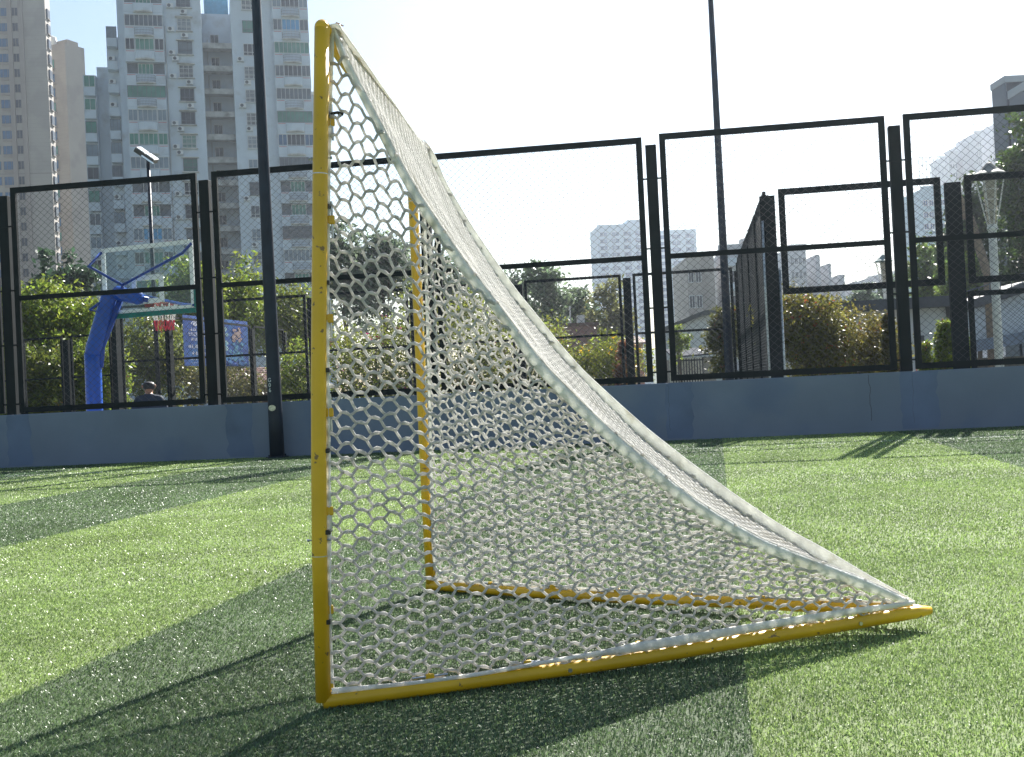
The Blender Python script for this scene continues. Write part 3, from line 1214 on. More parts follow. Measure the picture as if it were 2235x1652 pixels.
def glyph(u, v, w, h):
    """small mirrored block character of a few strokes"""
    for _ in range(rr.randint(2, 3)):
        y = v + rr.uniform(0, 1) * h
        stroke(u, y, u + w, y, h * .05)
    for _ in range(rr.randint(2, 3)):
        x = u + rr.uniform(0, 1) * w
        stroke(x, v, x, v + h, w * .06)


for (u, v, n, w, h) in ((.075, .24, 5, .046, .06), (.068, .325, 6, .037, .05), (.07, .385, 9, .026, .022), (.10, .44, 4, .04, .055), (.06, .575, 6, .04, .07), (.11, .71, 4, .042, .075), (.085, .865, 7, .022, .014), (.11, .93, 5, .022, .014)):
    for k in range(n):
        glyph(u + k * w * 1.18, v, w, h)
for a0 in np.linspace(0, math.pi, 9)[:-1]:
    a1 = a0 + math.pi / 8
    stroke(.165 - .055 * math.cos(a0), .17 - .06 * math.sin(a0), .165 - .055 * math.cos(a1), .17 - .06 * math.sin(a1), .006)
for a0 in np.linspace(0, 2 * math.pi, 9)[:-1]:
    a1 = a0 + math.pi / 4
    stroke(.165 - .022 * math.cos(a0), .165 - .03 * math.sin(a0), .165 - .022 * math.cos(a1), .165 - .03 * math.sin(a1), .012)
b.build('lettering', LET, ban)


def blot(n, box, cols, nm):
    bb_ = MB()
    for _ in range(n):
        u, v = rr.uniform(box[0], box[1]), rr.uniform(box[2], box[3])
        k = rr.randint(5, 8)
        s = rr.uniform(.02, .045)
        lf = rr.uniform(.012, .02)
        bb_.add([bp(u + s * .8 * math.cos(i * 6.283 / k) * rr.uniform(.7, 1.2), v + s * 1.3 * math.sin(i * 6.283 / k) * rr.uniform(.7, 1.2), lf) for i in range(k)], [tuple(range(k))])
    bb_.build('printed_picture', mat(nm, cols, .6, trans=.3), ban)


blot(36, (.5, .9, .45, .85), (.14, .38, .55), 'print_cyan')
blot(18, (.5, .66, .2, .8), (.35, .55, .6), 'print_pale')
blot(12, (.55, .95, .8, .97), (.08, .25, .55), 'print_teal')
blot(16, (.75, .88, .18, .44), (.5, .38, .36), 'print_pink')

# ================================================================== PERSON
PD = 18.4
hd = at(324, 842, PD)
per = thing('person', (hd[0], hd[1], CZ), 'person in a dark t-shirt with short black hair seen from behind on the basketball court', 'person', rz=R(14))
hz = hd[2] - CZ
k_ = hz / 1.55      # head centre height
SKIN = mat('skin', (.42, .2, .11), .55, noise=(20, .06))


def skin_body():
    J = {'pel': (0, 0, .88, .15), 'sp': (0, .0, 1.08, .15), 'ch': (0, .01, 1.24, .165), 'nk0': (0, -.01, 1.39, .075), 'nk': (0, .03, 1.43, .056), 'hd0': (0, .065, 1.49, .075),
         'hd': (0, .075, 1.55, .09), 'hd1': (0, .07, 1.61, .078)}
    E = [('pel', 'sp'), ('sp', 'ch'), ('ch', 'nk0'), ('nk0', 'nk'), ('nk', 'hd0'), ('hd0', 'hd'), ('hd', 'hd1')]
    for s, n in ((-1, 'l'), (1, 'r')):
        J.update({n + 'sh': (s * .175, 0, 1.33, .062), n + 'el': (s * .26, .02, 1.06, .045), n + 'wr': (s * .2, .22, .98, .03), n + 'pa': (s * .17, .29, .99, .033),
                  n + 'hip': (s * .09, 0, .84, .095), n + 'kn': (s * .11, .02, .47, .06), n + 'an': (s * .12, -.01, .09, .042), n + 'to': (s * .13, .14, .04, .035)})
        E += [('ch', n + 'sh'), (n + 'sh', n + 'el'), (n + 'el', n + 'wr'), (n + 'wr', n + 'pa'), ('pel', n + 'hip'), (n + 'hip', n + 'kn'), (n + 'kn', n + 'an'), (n + 'an', n + 'to')]
        for f in range(5):
            a = -.03 + .015 * f
            L = (.05, .075, .08, .075, .055)[f]
            if f == 0:
                J[n + 'f0a'] = (s * (.17 - .035), .31, 1.0, .011)
                J[n + 'f0b'] = (s * (.17 - .055), .335, .985, .009)
            else:
                J[n + 'f%da' % f] = (s * .17 + a * s, .29 + L * .5, .985, .010)
                J[n + 'f%db' % f] = (s * .17 + a * s, .29 + L * .9, .955, .008)
            E += [(n + 'pa', n + 'f%da' % f), (n + 'f%da' % f, n + 'f%db' % f)]
    keys = list(J)
    me = bpy.data.meshes.new('body')
    me.from_pydata([tuple(c * k_ for c in J[k][:3]) for k in keys], [(keys.index(a), keys.index(c)) for a, c in E], [])
    o = bpy.data.objects.new('body', me)
    col.objects.link(o)
    m = o.modifiers.new('skin', 'SKIN')
    for i, k in enumerate(keys):
        me.skin_vertices[0].data[i].radius = (J[k][3] * k_, J[k][3] * k_ * (.78 if k in ('sp', 'ch', 'pel') else 1))
    me.skin_vertices[0].data[0].use_root = True
    s = o.modifiers.new('sub', 'SUBSURF')
    s.levels = s.render_levels = 2
    dg = bpy.context.evaluated_depsgraph_get()
    m2 = bpy.data.meshes.new_from_object(o.evaluated_get(dg))
    bpy.data.objects.remove(o)
    return m2


me = skin_body()
SHIRT = mat('dark_shirt', (.02, .03, .05), .85, noise=(12, .2))
PANTS = mat('dark_shorts', (.03, .03, .035), .9)
for m_ in (SKIN,):
    me.materials.append(m_)
for pl in me.polygons:
    pl.use_smooth = True
body = bpy.data.objects.new('body', me)
col.objects.link(body)
body.parent = per


def shell(name, test, off, m):
    nm = bpy.data.meshes.new(name)
    vs = [v.co + v.normal * off for v in me.vertices]
    fs = [tuple(p.vertices) for p in me.polygons if test(p.center / k_)]
    used = sorted({i for f in fs for i in f})
    ix = {i: k for k, i in enumerate(used)}
    nm.from_pydata([vs[i] for i in used], [], [tuple(ix[i] for i in f) for f in fs])
    nm.materials.append(m)
    for p in nm.polygons:
        p.use_smooth = True
    o = bpy.data.objects.new(name, nm)
    col.objects.link(o)
    o.parent = per
    return o


shell('t_shirt', lambda c: .82 < c.z < 1.415 and not (abs(c.x) > .16 and c.z < 1.12), .012 * k_, SHIRT)
shell('shorts', lambda c: .48 < c.z < .9 and abs(c.x) < .2 and c.y < .2, .016 * k_, PANTS)
hair = shell('hair', lambda c: c.z > 1.50 and not (c.y > .115 and c.z < 1.60), .014 * k_, mat('black_hair', (.008, .007, .008), .5, bump=(80, .6)))
shell('shoe', lambda c: c.z < .1, .008, mat('shoe_dark', (.05, .05, .06), .7))
b = MB()
for s in (-1, 1):
    b.lathe([(.002, -.03), (.018, -.015), (.02, .01), (.002, .03)], (s * .092 * k_, .06 * k_, 1.545 * k_), 8)
b.build('ear', SKIN, per, smooth=True)
b = MB()
b.tube([(0, .16 * k_, 1.57 * k_), (0, .18 * k_, 1.535 * k_), (0, .165 * k_, 1.525 * k_)], [.008, .014, .008], 8)
b.build('nose', SKIN, per, smooth=True)
b = MB()
for s in (-1, 1):
    b.lathe([(.001, -.009), (.011, 0), (.001, .009)], (s * .033 * k_, .152 * k_, 1.565 * k_), 8)
b.build('eye', BLACK, per)
b = MB()
b.bar((-.022, .157 * k_, 1.50 * k_), (.022, .157 * k_, 1.50 * k_), .008, .008)
b.build('mouth', RED, per)

# ================================================================== PLANTS
BARK = mat('bark', (.10, .075, .05), .9, noise=(6, .3), bump=(20, .6))
LEAFM = {}


def leafmat(name, rgb, island=.5, tr=.5):
    return mat('leaf_' + name, rgb, .42, spec=.5, trans=tr, island=island)


def leaves(cents, per, spread, size, rgen, up=.35):
    n = len(cents) * per
    c = np.repeat(cents, per, 0) + rgen.normal(0, 1, (n, 3)) * np.asarray(spread)
    nrm = rgen.normal(0, 1, (n, 3)) + [0, 0, up]
    nrm /= np.linalg.norm(nrm, axis=1, keepdims=True)
    a = np.cross(nrm, rgen.normal(0, 1, (n, 3)))
    a /= np.linalg.norm(a, axis=1, keepdims=True) + 1e-9
    bb = np.cross(nrm, a)
    s = size * rgen.uniform(.6, 1.35, n)[:, None]
    V = np.stack([c - a * s, c - bb * s * .42 + nrm * s * .12, c + a * s * 1.05, c + bb * s * .42 + nrm * s * .12], 1)
    return V.reshape(-1, 3), np.arange(n * 4).reshape(n, 4)


def quads_obj(name, V, q, m, parent):
    me = bpy.data.meshes.new(name)
    me.vertices.add(len(V))
    me.vertices.foreach_set('co', np.asarray(V, np.float32).ravel())
    me.loops.add(q.size)
    me.loops.foreach_set('vertex_index', q.astype(np.int32).ravel())
    me.polygons.add(len(q))
    me.polygons.foreach_set('loop_start', (np.arange(len(q)) * 4).astype(np.int32))
    me.update(calc_edges=True)
    me.materials.append(m)
    o = bpy.data.objects.new(name, me)
    col.objects.link(o)
    o.parent = parent
    return o


def bush_rect(r):
    return (r[0], r[1], r[2], max(r[3], 905))


def plant(name, rect, depth, leaf, label, cat, rgb=None, ls=.09, n=70, per=40, shape='round', flowers=None, group=None, seed=0, base=None, thick=.8, spread=.5, trunk=True, up=.35, lobes=9):
    """rect = crown extent (x0, y0, x1, y1) in the photo at a given distance"""
    rg = np.random.default_rng(100 + seed)
    x0, y0, x1, y1 = rect
    c = at((x0 + x1) / 2, (y0 + y1) / 2, depth)
    rx_ = (x1 - x0) / 2 * depth / F
    rz_ = (y1 - y0) / 2 * depth / F
    ry_ = max(rx_ * thick, .3)
    gz = CZ if base is None else base
    t = thing(name, (c[0], c[1], gz), label, cat, group)
    cl = c - np.array([c[0], c[1], gz])
    # lobes: uneven sub-crowns, then clumps of leaves on each
    pts = []
    if shape == 'round':
        L = []
        for k in range(lobes):
            d = rg.normal(0, 1, 3)
            d /= np.linalg.norm(d)
            rr_ = rg.uniform(.25, .62)
            L.append((d * rr_, rg.uniform(.34, .55)))
        L.append((np.array([0, 0, 0.0]), .5))
        for k in range(n):
            o_, r_ = L[rg.integers(len(L))]
            d = rg.normal(0, 1, 3)
            d /= np.linalg.norm(d)
            pts.append(o_ + d * r_ * rg.uniform(.55, 1.02) ** .7)
        pts = np.array(pts)
        ext = np.percentile(np.abs(pts), 96, axis=0)
        pts = pts / ext * .93
    elif shape == 'cone':
        z = rg.uniform(-1, 1, n)
        a = rg.uniform(0, 6.283, n)
        r_ = (1 - (z + 1) / 2) ** .75 * rg.uniform(.55, 1.05, n) * .95
        pts = np.stack([r_ * np.cos(a), r_ * np.sin(a), z], 1)
    elif shape == 'hedge':
        pts = rg.uniform(-1, 1, (n, 3))
        top = .72 + .28 * np.sin(pts[:, 0] * 6 + seed) * np.cos(pts[:, 0] * 11 + 1)
        pts[:, 2] = -1 + (pts[:, 2] + 1) / 2 * (1 + top)
    P = cl + pts * [rx_, ry_, rz_]
    P = P[P[:, 2] > .02]
    sp = spread * min(rx_, rz_) * .42
    V, q = leaves(P, per, (sp, sp, sp * .62), ls, rg, up)
    V[:, 2] = np.maximum(V[:, 2], .01)
    quads_obj('crown' if cat == 'tree' else 'foliage', V, q, leafmat(leaf, rgb or (.06, .10, .02)), t)
    if trunk:
        b = MB()
        h = cl[2]
        tr = max(.03, .035 * rz_ + .02)
        b.tube([(0, 0, 0), (.02 * h, .01, h * .35), (-.01 * h, 0, h * .7), (0, 0, h)], [tr * 1.3, tr, tr * .8, tr * .45], 8)
        for k in range(6):
            tgt = P[rg.integers(len(P))]
            st = np.array([0, 0, h * rg.uniform(.35, .85)])
            mid = (st + tgt) / 2 + [0, 0, .1 * rz_]
            b.tube([st, mid, tgt], [tr * .45, tr * .3, tr * .1], 5)
        b.build('trunk' if cat == 'tree' else 'stem', BARK, t)
    if flowers:
        nf, frgb, fs = flowers[:3]
        outer = P[np.argsort(-((P - cl) / [rx_, ry_, rz_] * [1, 1, 1.3]).__pow__(2).sum(1))[:max(8, len(P) // 2)]]
        fc = outer[rg.integers(0, len(outer), nf)]
        V, q = leaves(fc, 7, (fs * 1.1,) * 3, fs, rg, .5)
        quads_obj('flowers', V, q, mat('petal_%d_%d_%d' % tuple(int(v * 99) for v in frgb), frgb, .6, trans=.45, island=.25), t)
    return t


YG, MG, DG, OL, RD = (.185, .245, .035), (.07, .115, .028), (.03, .058, .026), (.12, .12, .03), (.17, .07, .03)
MAG = (.5, .03, .16)
# --- left, behind the basketball court
plant('bush', (-5, 603, 120, 915), 33.5, 'yellowgreen', 'yellow green bougainvillea bush filling the far left corner behind the hoop', 'bush', YG, ls=.085, n=260, per=55, shape='hedge', seed=1, flowers=(6, MAG, .05))
plant('bush', (85, 606, 222, 915), 34.5, 'yellowgreen', 'tall yellow green bush just left of the blue hoop column', 'bush', YG, ls=.085, n=260, per=52, shape='hedge', seed=2, flowers=(7, MAG, .05))
plant('bush', (25, 745, 150, 905), 32, 'midgreen', 'lower leafy bush behind the left rail fence at the bottom left', 'bush', (.15, .185, .03), ls=.075, n=150, per=45, shape='hedge', seed=3, flowers=(10, (.6, .35, .05), .04))
plant('bush', (130, 725, 262, 905), 33, 'yellowgreen', 'sunlit yellow green bush behind the foot of the blue hoop column', 'bush', YG, ls=.075, n=150, per=45, shape='hedge', seed=4, flowers=(8, MAG, .045))
plant('bush', (-60, 640, 30, 910), 33, 'midgreen', 'green bush cut by the left edge of the photo', 'bush', (.15, .185, .03), ls=.085, n=90, per=40, seed=5)
plant('palm', (92, 568, 214, 660), 62, 'dark', 'dark blue green tree with drooping fronds in front of the beige towers', 'tree', (.035, .07, .035), ls=.22, n=60, per=30, seed=6, up=-.2)
plant('tree', (255, 700, 420, 900), 41, 'midgreen', 'mid green tree behind the person and the court fence', 'tree', (.13, .165, .035), ls=.09, n=150, per=45, seed=7, flowers=(6, MAG, .05))
plant('tree', (340, 578, 480, 735), 46, 'yellowgreen', 'yellow green tree rising behind the clear backboard', 'tree', YG, ls=.11, n=130, per=45, seed=8)
plant('tree', (445, 590, 575, 760), 48, 'yellowgreen', 'bright yellow green tree just left of the thick light pole', 'tree', YG, ls=.11, n=130, per=45, seed=9)
plant('tree', (545, 635, 715, 800), 50, 'midgreen', 'mid green tree between the thick light pole and the yellow post', 'tree', (.13, .17, .035), ls=.11, n=140, per=45, seed=10, flowers=(8, MAG, .06))
plant('bush', (395, 790, 570, 905), 38, 'olive', 'olive bush under the blue banner', 'bush', OL, ls=.07, n=110, per=40, seed=11)
plant('bush', (585, 750, 705, 905), 36, 'yellowgreen', 'low yellow green bush around the brown tiled kiosk', 'bush', YG, ls=.06, n=110, per=36, seed=12, flowers=(14, (.65, .45, .03), .035), spread=.4)
# --- behind the goal
plant('tree', (700, 505, 800, 690), 58, 'haze_tinted', 'tall dark tree seen through the upper net beside the yellow post', 'tree', (.13, .175, .11), ls=.17, n=90, per=38, seed=13)  # leaf green paled towards grey, distance haze put into the colour
plant('tree', (775, 520, 900, 720), 60, 'haze_tinted', 'broad dark tree seen through the net left of the far post', 'tree', (.13, .175, .11), ls=.17, n=110, per=38, seed=14)
plant('tree', (890, 560, 1040, 740), 62, 'haze_tinted', 'dark tree behind the far post of the goal', 'tree', (.13, .175, .11), ls=.17, n=110, per=38, seed=15)
plant('bush', (730, 690, 910, 905), 36, 'flower', 'flowering green bush with magenta blossoms behind the near half of the net', 'bush', (.17, .2, .03), ls=.065, n=230, per=42, shape='hedge', seed=16, flowers=(16, MAG, .055))
plant('bush', (900, 615, 1105, 905), 36, 'flower', 'tall yellow green flowering bush behind the far half of the net', 'bush', YG, ls=.065, n=280, per=42, shape='hedge', seed=17, flowers=(26, MAG, .05))
plant('bush', (1060, 690, 1235, 905), 37, 'flower', 'orange flecked bush behind the white seam of the net', 'bush', OL, ls=.065, n=200, per=42, shape='hedge', seed=18, flowers=(22, (.55, .25, .05), .05))
plant('tree', (1085, 590, 1165, 720), 85, 'haze_tinted', 'small hazy tree just right of the net seam', 'tree', (.13, .175, .11), ls=.2, n=60, per=32, seed=19)
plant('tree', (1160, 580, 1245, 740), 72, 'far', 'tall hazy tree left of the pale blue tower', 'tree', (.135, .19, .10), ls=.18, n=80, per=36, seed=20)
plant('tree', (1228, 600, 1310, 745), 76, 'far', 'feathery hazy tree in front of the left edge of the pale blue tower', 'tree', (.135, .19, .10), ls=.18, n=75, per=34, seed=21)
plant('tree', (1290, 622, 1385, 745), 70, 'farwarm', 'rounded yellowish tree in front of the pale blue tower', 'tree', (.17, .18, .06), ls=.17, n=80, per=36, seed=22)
plant('bush', (1255, 745, 1402, 880), 33, 'flower', 'green bush dotted with yellow flowers beside the red brown building', 'bush', (.19, .22, .025), ls=.055, n=130, per=38, seed=23, flowers=(55, (.75, .48, .02), .04))
plant('shrub', (1333, 748, 1388, 845), 31.6, 'redleaf', 'conical red leaved shrub in front of the yellow flowered bush', 'shrub', RD, ls=.04, n=110, per=30, shape='cone', seed=24, flowers=(20, (.45, .06, .03), .03), spread=.35)
plant('bush', (1462, 706, 1500, 775), 40, 'yellowgreen', 'small yellow green bush left of the arched roof house', 'bush', YG, ls=.06, n=60, per=30, seed=25)
plant('bush', (1535, 675, 1615, 815), 30, 'autumn', 'reddish green bush behind the thin light pole', 'bush', (.10, .105, .026), ls=.06, n=120, per=36, seed=26, flowers=(14, (.5, .07, .04), .04))
# --- right, behind the path fence
plant('bush', (1688, 652, 1850, 845), 22.5, 'autumnhedge', 'large bush with red and olive leaves beside the edge-on fence', 'bush', (.15, .145, .03), ls=.042, n=300, per=52, seed=27, flowers=(80, (.5, .10, .03), .028), lobes=12)
plant('bush', (1800, 688, 1952, 850), 23.2, 'autumnlow', 'lower reddish olive bush in front of the low white building', 'bush', (.155, .135, .03), ls=.042, n=240, per=48, seed=41, flowers=(60, (.5, .08, .04), .028), lobes=14)
plant('shrub', (1916, 690, 1962, 830), 20.5, 'autumnshrub', 'narrow red and olive shrub beside the wide fence post', 'shrub', (.11, .105, .025), ls=.036, n=110, per=36, shape='cone', seed=28, flowers=(16, (.5, .07, .04), .026), spread=.5)
plant('shrub', (2030, 705, 2100, 830), 20.2, 'redtip', 'conical green shrub with red tips at the right of the wide fence post', 'shrub', (.17, .22, .03), ls=.036, n=150, per=36, shape='cone', seed=29, flowers=(16, (.7, .12, .06), .03), spread=.5)
plant('shrub', (2004, 745, 2042, 830), 20.0, 'redtip', 'small green shrub with orange red tips next to the conical shrub', 'shrub', (.19, .22, .025), ls=.034, n=80, per=30, shape='cone', seed=30, flowers=(12, (.7, .14, .05), .03), spread=.5)
plant('shrub', (2094, 715, 2120, 830), 20.4, 'redtip', 'thin green shrub half hidden behind the fence post on the path', 'shrub', (.19, .22, .025), ls=.034, n=60, per=30, shape='cone', seed=31, spread=.5)
plant('tree', (1990, 535, 2075, 700), 48, 'rightgreen', 'leafy green tree between the fence posts under the hazy towers', 'tree', (.12, .18, .04), ls=.12, n=90, per=38, seed=32)
plant('tree', (2055, 420, 2185, 640), 44, 'rightdark', 'dark green tree behind the near street lamp', 'tree', (.045, .075, .03), ls=.13, n=120, per=40, seed=33)
plant('tree', (2060, 560, 2160, 720), 40, 'rightgreen', 'lower leafy tree behind the path fence post', 'tree', (.075, .12, .03), ls=.10, n=110, per=40, seed=34)
plant('tree', (2188, 255, 2330, 560), 38, 'rightever', 'big evergreen tree with yellow green shoots cut by the right edge', 'tree', (.06, .10, .022), ls=.11, n=230, per=44, seed=35)
plant('tree', (2165, 480, 2330, 690), 42, 'rightdark', 'dark tree under the evergreen beside the grey building', 'tree', (.045, .075, .03), ls=.12, n=140, per=40, seed=36)
plant('tree', (1906, 606, 1968, 660), 90, 'haze_tinted', 'small hazy tree behind the far street lamp', 'tree', (.13, .175, .11), ls=.2, n=40, per=30, seed=37)
plant('tree', (1850, 622, 1905, 668), 80, 'haze_tinted', 'small round tree above the flat roof of the white building', 'tree', (.08, .12, .03), ls=.17, n=40, per=30, seed=38)
# leaning bare trunk
q0, q1, q2, q3 = at(2165, 760, 36), at(2155, 600, 36), at(2118, 480, 36), at(2090, 425, 36)
t = thing('bare_tree', (q0[0], q0[1], CZ), 'leaning bare tree trunk with cut off top beside the near street lamp', 'tree')
b = MB()
qq = np.array([q0[0], q0[1], CZ])
b.tube(np.array([qq, q0, q1, q2, q3, q3 + [-.06, 0, .12]]) - qq, [.17, .16, .14, .13, .10, .07], 10)
b.tube(np.array([q2, q2 + [-.3, .1, .2], q2 + [-.35, .1, .55]]) - qq, [.09, .08, .04], 8)
b.build('trunk', mat('bark_light', (.22, .17, .12), .9, noise=(5, .3), bump=(15, .6)), t)
b = MB()
b.build
V, q = leaves(np.array([q3 - qq + [-.1, 0, .1], q2 - qq + [.2, 0, -.3]]), 30, .22, .07, np.random.default_rng(4))
quads_obj('crown', V, q, leafmat('rightgreen', (.12, .18, .04)), t)

# ================================================================== STREET LAMPS
LAMPW = mat('lamp_post_white', (.62, .6, .55), .5, noise=(4, .1))
LAMPC = mat('lamp_cap', (.26, .25, .22), .6, spec=.2)
GLASS = mat('lamp_glass', (.42, .39, .31), .4, trans=.3)


def lamp(px, base_y, depth, label, green=False):
    topx, topy = px
    tp = at(topx, topy, depth)
    h = tp[2] - CZ
    t = thing('street_lamp', (tp[0], tp[1], CZ), label, 'street lamp', 'pagoda topped street lamps')
    s = .31
    b = MB()
    b.lathe([(.13, 0), (.13, .3), (.1, .34), (.085, .6), (.075, h - 1.35), (.1, h - 1.3), (.085, h - 1.22)], (0, 0, 0), 14)
    b.build('post', LAMPW, t)
    b = MB()
    zc = h - .28
    b.lathe([(s * 1.02, zc), (s, zc + .03), (s * .62, zc + .1), (s * .35, zc + .19), (s * .2, zc + .235), (.012, zc + .27)], (0, 0, 0), 16)
    b.build('cap', mat('lamp_cap_green', (.12, .2, .19), .5) if green else LAMPC, t)
    b = MB()
    b.lathe([(.07, h - 1.2), (.1, h - 1.0), (.13, zc - .03)], (0, 0, 0), 10)
    b.build('lantern', GLASS, t)
    b = MB()
    for k in range(8):
        a = k * math.pi / 4
        b.tube([(.08 * math.cos(a), .08 * math.sin(a), h - 1.25), (.15 * math.cos(a), .15 * math.sin(a), h - .95), (s * .92 * math.cos(a), s * .92 * math.sin(a), zc)], .013, 5)
    for z_, r_ in ((h - .95, .112), (h - .75, .128), (h - .55, .14)):
        q = np.linspace(0, 6.2832, 13)
        b.tube(np.stack([r_ * np.cos(q), r_ * np.sin(q), np.full(13, z_)], 1), .012, 5, caps=False)
    b.build('bracket', LAMPW, t)


lamp((2157, 352), 778, 22.0, 'tall cream street lamp with pagoda cap in front of the grey building')
lamp((1927, 554), 721, 40.0, 'smaller looking street lamp with green cap above the red and olive bushes', True)

# ================================================================== BUILDINGS
GLA = [mat('glass_blue', (.035, .10, .2), .3, spec=.3, noise=(.6, .4)), mat('glass_green', (.06, .2, .16), .35, spec=.25, noise=(.6, .35)), mat('glass_pale', (.17, .22, .27), .4, spec=.25, noise=(.5, .4)),
       mat('glass_dark', (.028, .036, .05), .3, spec=.3, noise=(.7, .4)), mat('glass_grey', (.075, .095, .12), .3, spec=.3, noise=(.7, .45)), mat('glass_azure', (.05, .24, .46), .3, spec=.3, noise=(.5, .3))]
FRAME = mat('window_frame', (.5, .52, .53), .5)
CAGE = mat('window_cage', (.13, .15, .17), .5, metal=.3)
WCON = mat('white_tile_wall', (.46, .53, .60), .75, noise=(.25, .10), second=((.32, .35, .38), .5, .55, .75), bump=(6, .1))
STRIPE = mat('red_tile', (.42, .1, .09), .7)
SLAB = mat('concrete_slab', (.5, .5, .48), .85, noise=(1.5, .2), second=((.25, .24, .22), .8, .5, .7))
SHADEIN = mat('interior_shade', (.10, .12, .14), .9, noise=(1, .3))
MESHES = {}


def win_mesh(key, w, h, glass, frame, mull, trans_, d=.1, cage=False):
    """window as (frame mesh, pane mesh) in local coords: front face at y=-d, bottom centre at origin"""
    k = (key, round(w, 2), round(h, 2), glass.name, frame.name, cage)
    if k in MESHES:
        return MESHES[k]
    b = MB()
    f = .07
    b.box(-w / 2, -w / 2 + f, -d, 0, 0, h)
    b.box(w / 2 - f, w / 2, -d, 0, 0, h)
    b.box(-w / 2 + f, w / 2 - f, -d + .003, 0, 0, f)
    b.box(-w / 2 + f, w / 2 - f, -d + .003, 0, h - f, h)
    for m_ in mull:
        b.box(m_ * w - f * .4, m_ * w + f * .4, -d + .006, 0, f, h - f)
    for t_ in trans_:
        b.box(-w / 2 + f, w / 2 - f, -d + .009, 0, h * t_ - f * .4, h * t_ + f * .4)
    if cage:
        for x in np.arange(-w / 2 + .12, w / 2, .16):
            b.box(x - .014, x + .014, -d - .16, -d - .13, -.05, h + .05)
        for z in (0, h * .35, h * .7, h):
            b.box(-w / 2, w / 2, -d - .165, -d - .125, z - .02, z + .02)
        b.box(-w / 2 - .05, w / 2 + .05, -d - .18, 0, -.1, -.05)
    o = b.build('window', frame, None)
    fm = o.data
    bpy.data.objects.remove(o)
    b = MB()
    b.box(-w / 2 + f * .6, w / 2 - f * .6, -.035, -.012, f * .6, h - f * .6)
    o = b.build('pane', glass, None)
    pm = o.data
    bpy.data.objects.remove(o)
    MESHES[k] = (fm, pm)
    return MESHES[k]


def window(parent, x, y, z, w, h, glass, frame=None, mull=(0,), tr=(), cage=False, pane=True, rz=0.0, key='w'):
    fm, pm = win_mesh(key, w, h, glass, frame or FRAME, mull, tr, cage=cage)
    o = inst('window', fm, parent, (x, y, z), rz)
    if pane:
        inst('pane', pm, o)
    return o


def acmesh():
    b = MB()
    b.box(-.42, .42, -.42, -.08, .06, .62)
    b.box(-.4, -.34, -.4, 0, 0, .06)
    b.box(.34, .4, -.4, 0, 0, .06)
    o = b.build('air_conditioner', [mat('ac_white', (.55, .57, .58), .5)], None)
    m = o.data
    bpy.data.objects.remove(o)
    b = MB()
    q = np.linspace(0, 2 * math.pi, 16, endpoint=False)
    b.prism([(-.1 + .22 * math.cos(a), -.421, .34 + .22 * math.sin(a)) for a in q], (0, -.012, 0))
    o = b.build('fan', mat('ac_dark', (.06, .07, .08), .6), None)
    m2 = o.data
    bpy.data.objects.remove(o)
    return m, m2


ACM = acmesh()


def ac(parent, x, y, z):
    o = inst('air_conditioner', ACM[0], parent, (x, y, z))
    inst('fan', ACM[1], o)


def balcony_mesh(w, d, rail, key):
    k = ('balc', round(w, 2), round(d, 2), rail, key)
    if k in MESHES:
        return MESHES[k]
    n = 9
    a = np.linspace(0, math.pi, n)
    arc = [(-w / 2 * math.cos(t), -d * math.sin(t) ** .7) for t in a]
    b = MB()
    b.prism([(x, y, 0) for x, y in arc], (0, 0, .16))
    o = b.build('balcony', SLAB, None)
    m1 = o.data
    bpy.data.objects.remove(o)
    b = MB()
    if rail:
        for z in (.35, .7, 1.02):
            b.tube([(x * .97, y * .97, z) for x, y in arc], .022, 5)
        for x, y in interp([(x, y, 0) for x, y in arc], np.linspace(0, 1, 17))[:, :2]:
            b.tube([(x * .97, y * .97, .16), (x * .97, y * .97, 1.02)], .014, 4)
        o = b.build('railing', CAGE, None)
    else:
        for i in range(n - 1):
            (xa, ya), (xb, yb) = arc[i], arc[i + 1]
            b.bar((xa * .97, ya * .97, .6), (xb * .97, yb * .97, .6), .08, .88)
        o = b.build('railing', WCON, None)
    m2 = o.data
    bpy.data.objects.remove(o)
    MESHES[k] = (m1, m2)
    return MESHES[k]


def balcony(parent, x, y, z, w, d, rail, rz=0.0, key=0):
    m1, m2 = balcony_mesh(w, d, rail, key)
    o = inst('balcony', m1, parent, (x, y, z), rz)
    inst('railing', m2, o)


# ---- white apartment block (left)
BD = 145.0
o0 = at(270, 60, BD)
fs = .25
apt = thing('apartment_block', (o0[0], o0[1], CZ), 'tall white tiled apartment block with mixed glazed balconies and red trim lines', 'apartment block', rz=math.atan(fs))
ca = math.cos(math.atan(fs))
FLH = 3.02
TOP = 58.0
rb = random.Random(21)
# column extents in metres along the facade
U = lambda X: (at(X, 300, BD)[0] - at(270 - (300 - 700) * .0, 300, BD)[0]) / ca * (1 + .25 * (X - 270) / 2500.0)
uM0, uM1, uR0, uR1, uS1 = 0.0, U(427), U(487), U(643), U(672)
b = MB()
b.box(uM0, uM1, 0, 13, 0, TOP)
b.box(uR0, uR1, .0, 13, 0, TOP - 3.2)
b.box(uM1, uR0, 5.2, 13, 0, TOP - 4.5)
b.box(uR1, uS1, 3.2, 13, 0, 42.2)
b.box(U(252), uM0, 4.0, 13, 0, TOP - 2.0)
b.box(U(226), U(252), 5.2, 14, 0, 50.0)
b.box(U(200), U(226), 7.2, 15, 0, 46.6)
b.box(U(172), U(200), 6.2, 15, 0, 45.2)
b.build('wall', WCON, apt)
b = MB()
for u0, u1, z_, y_ in ((uM0, uM1, TOP, 0), (uR1, uS1, 42.2, 3.2)):
    b.box(u0 - .15, u1 + .15, y_ - .2, y_ + .4, z_, z_ + .5)
b.build('cornice', SLAB, apt)
b = MB()
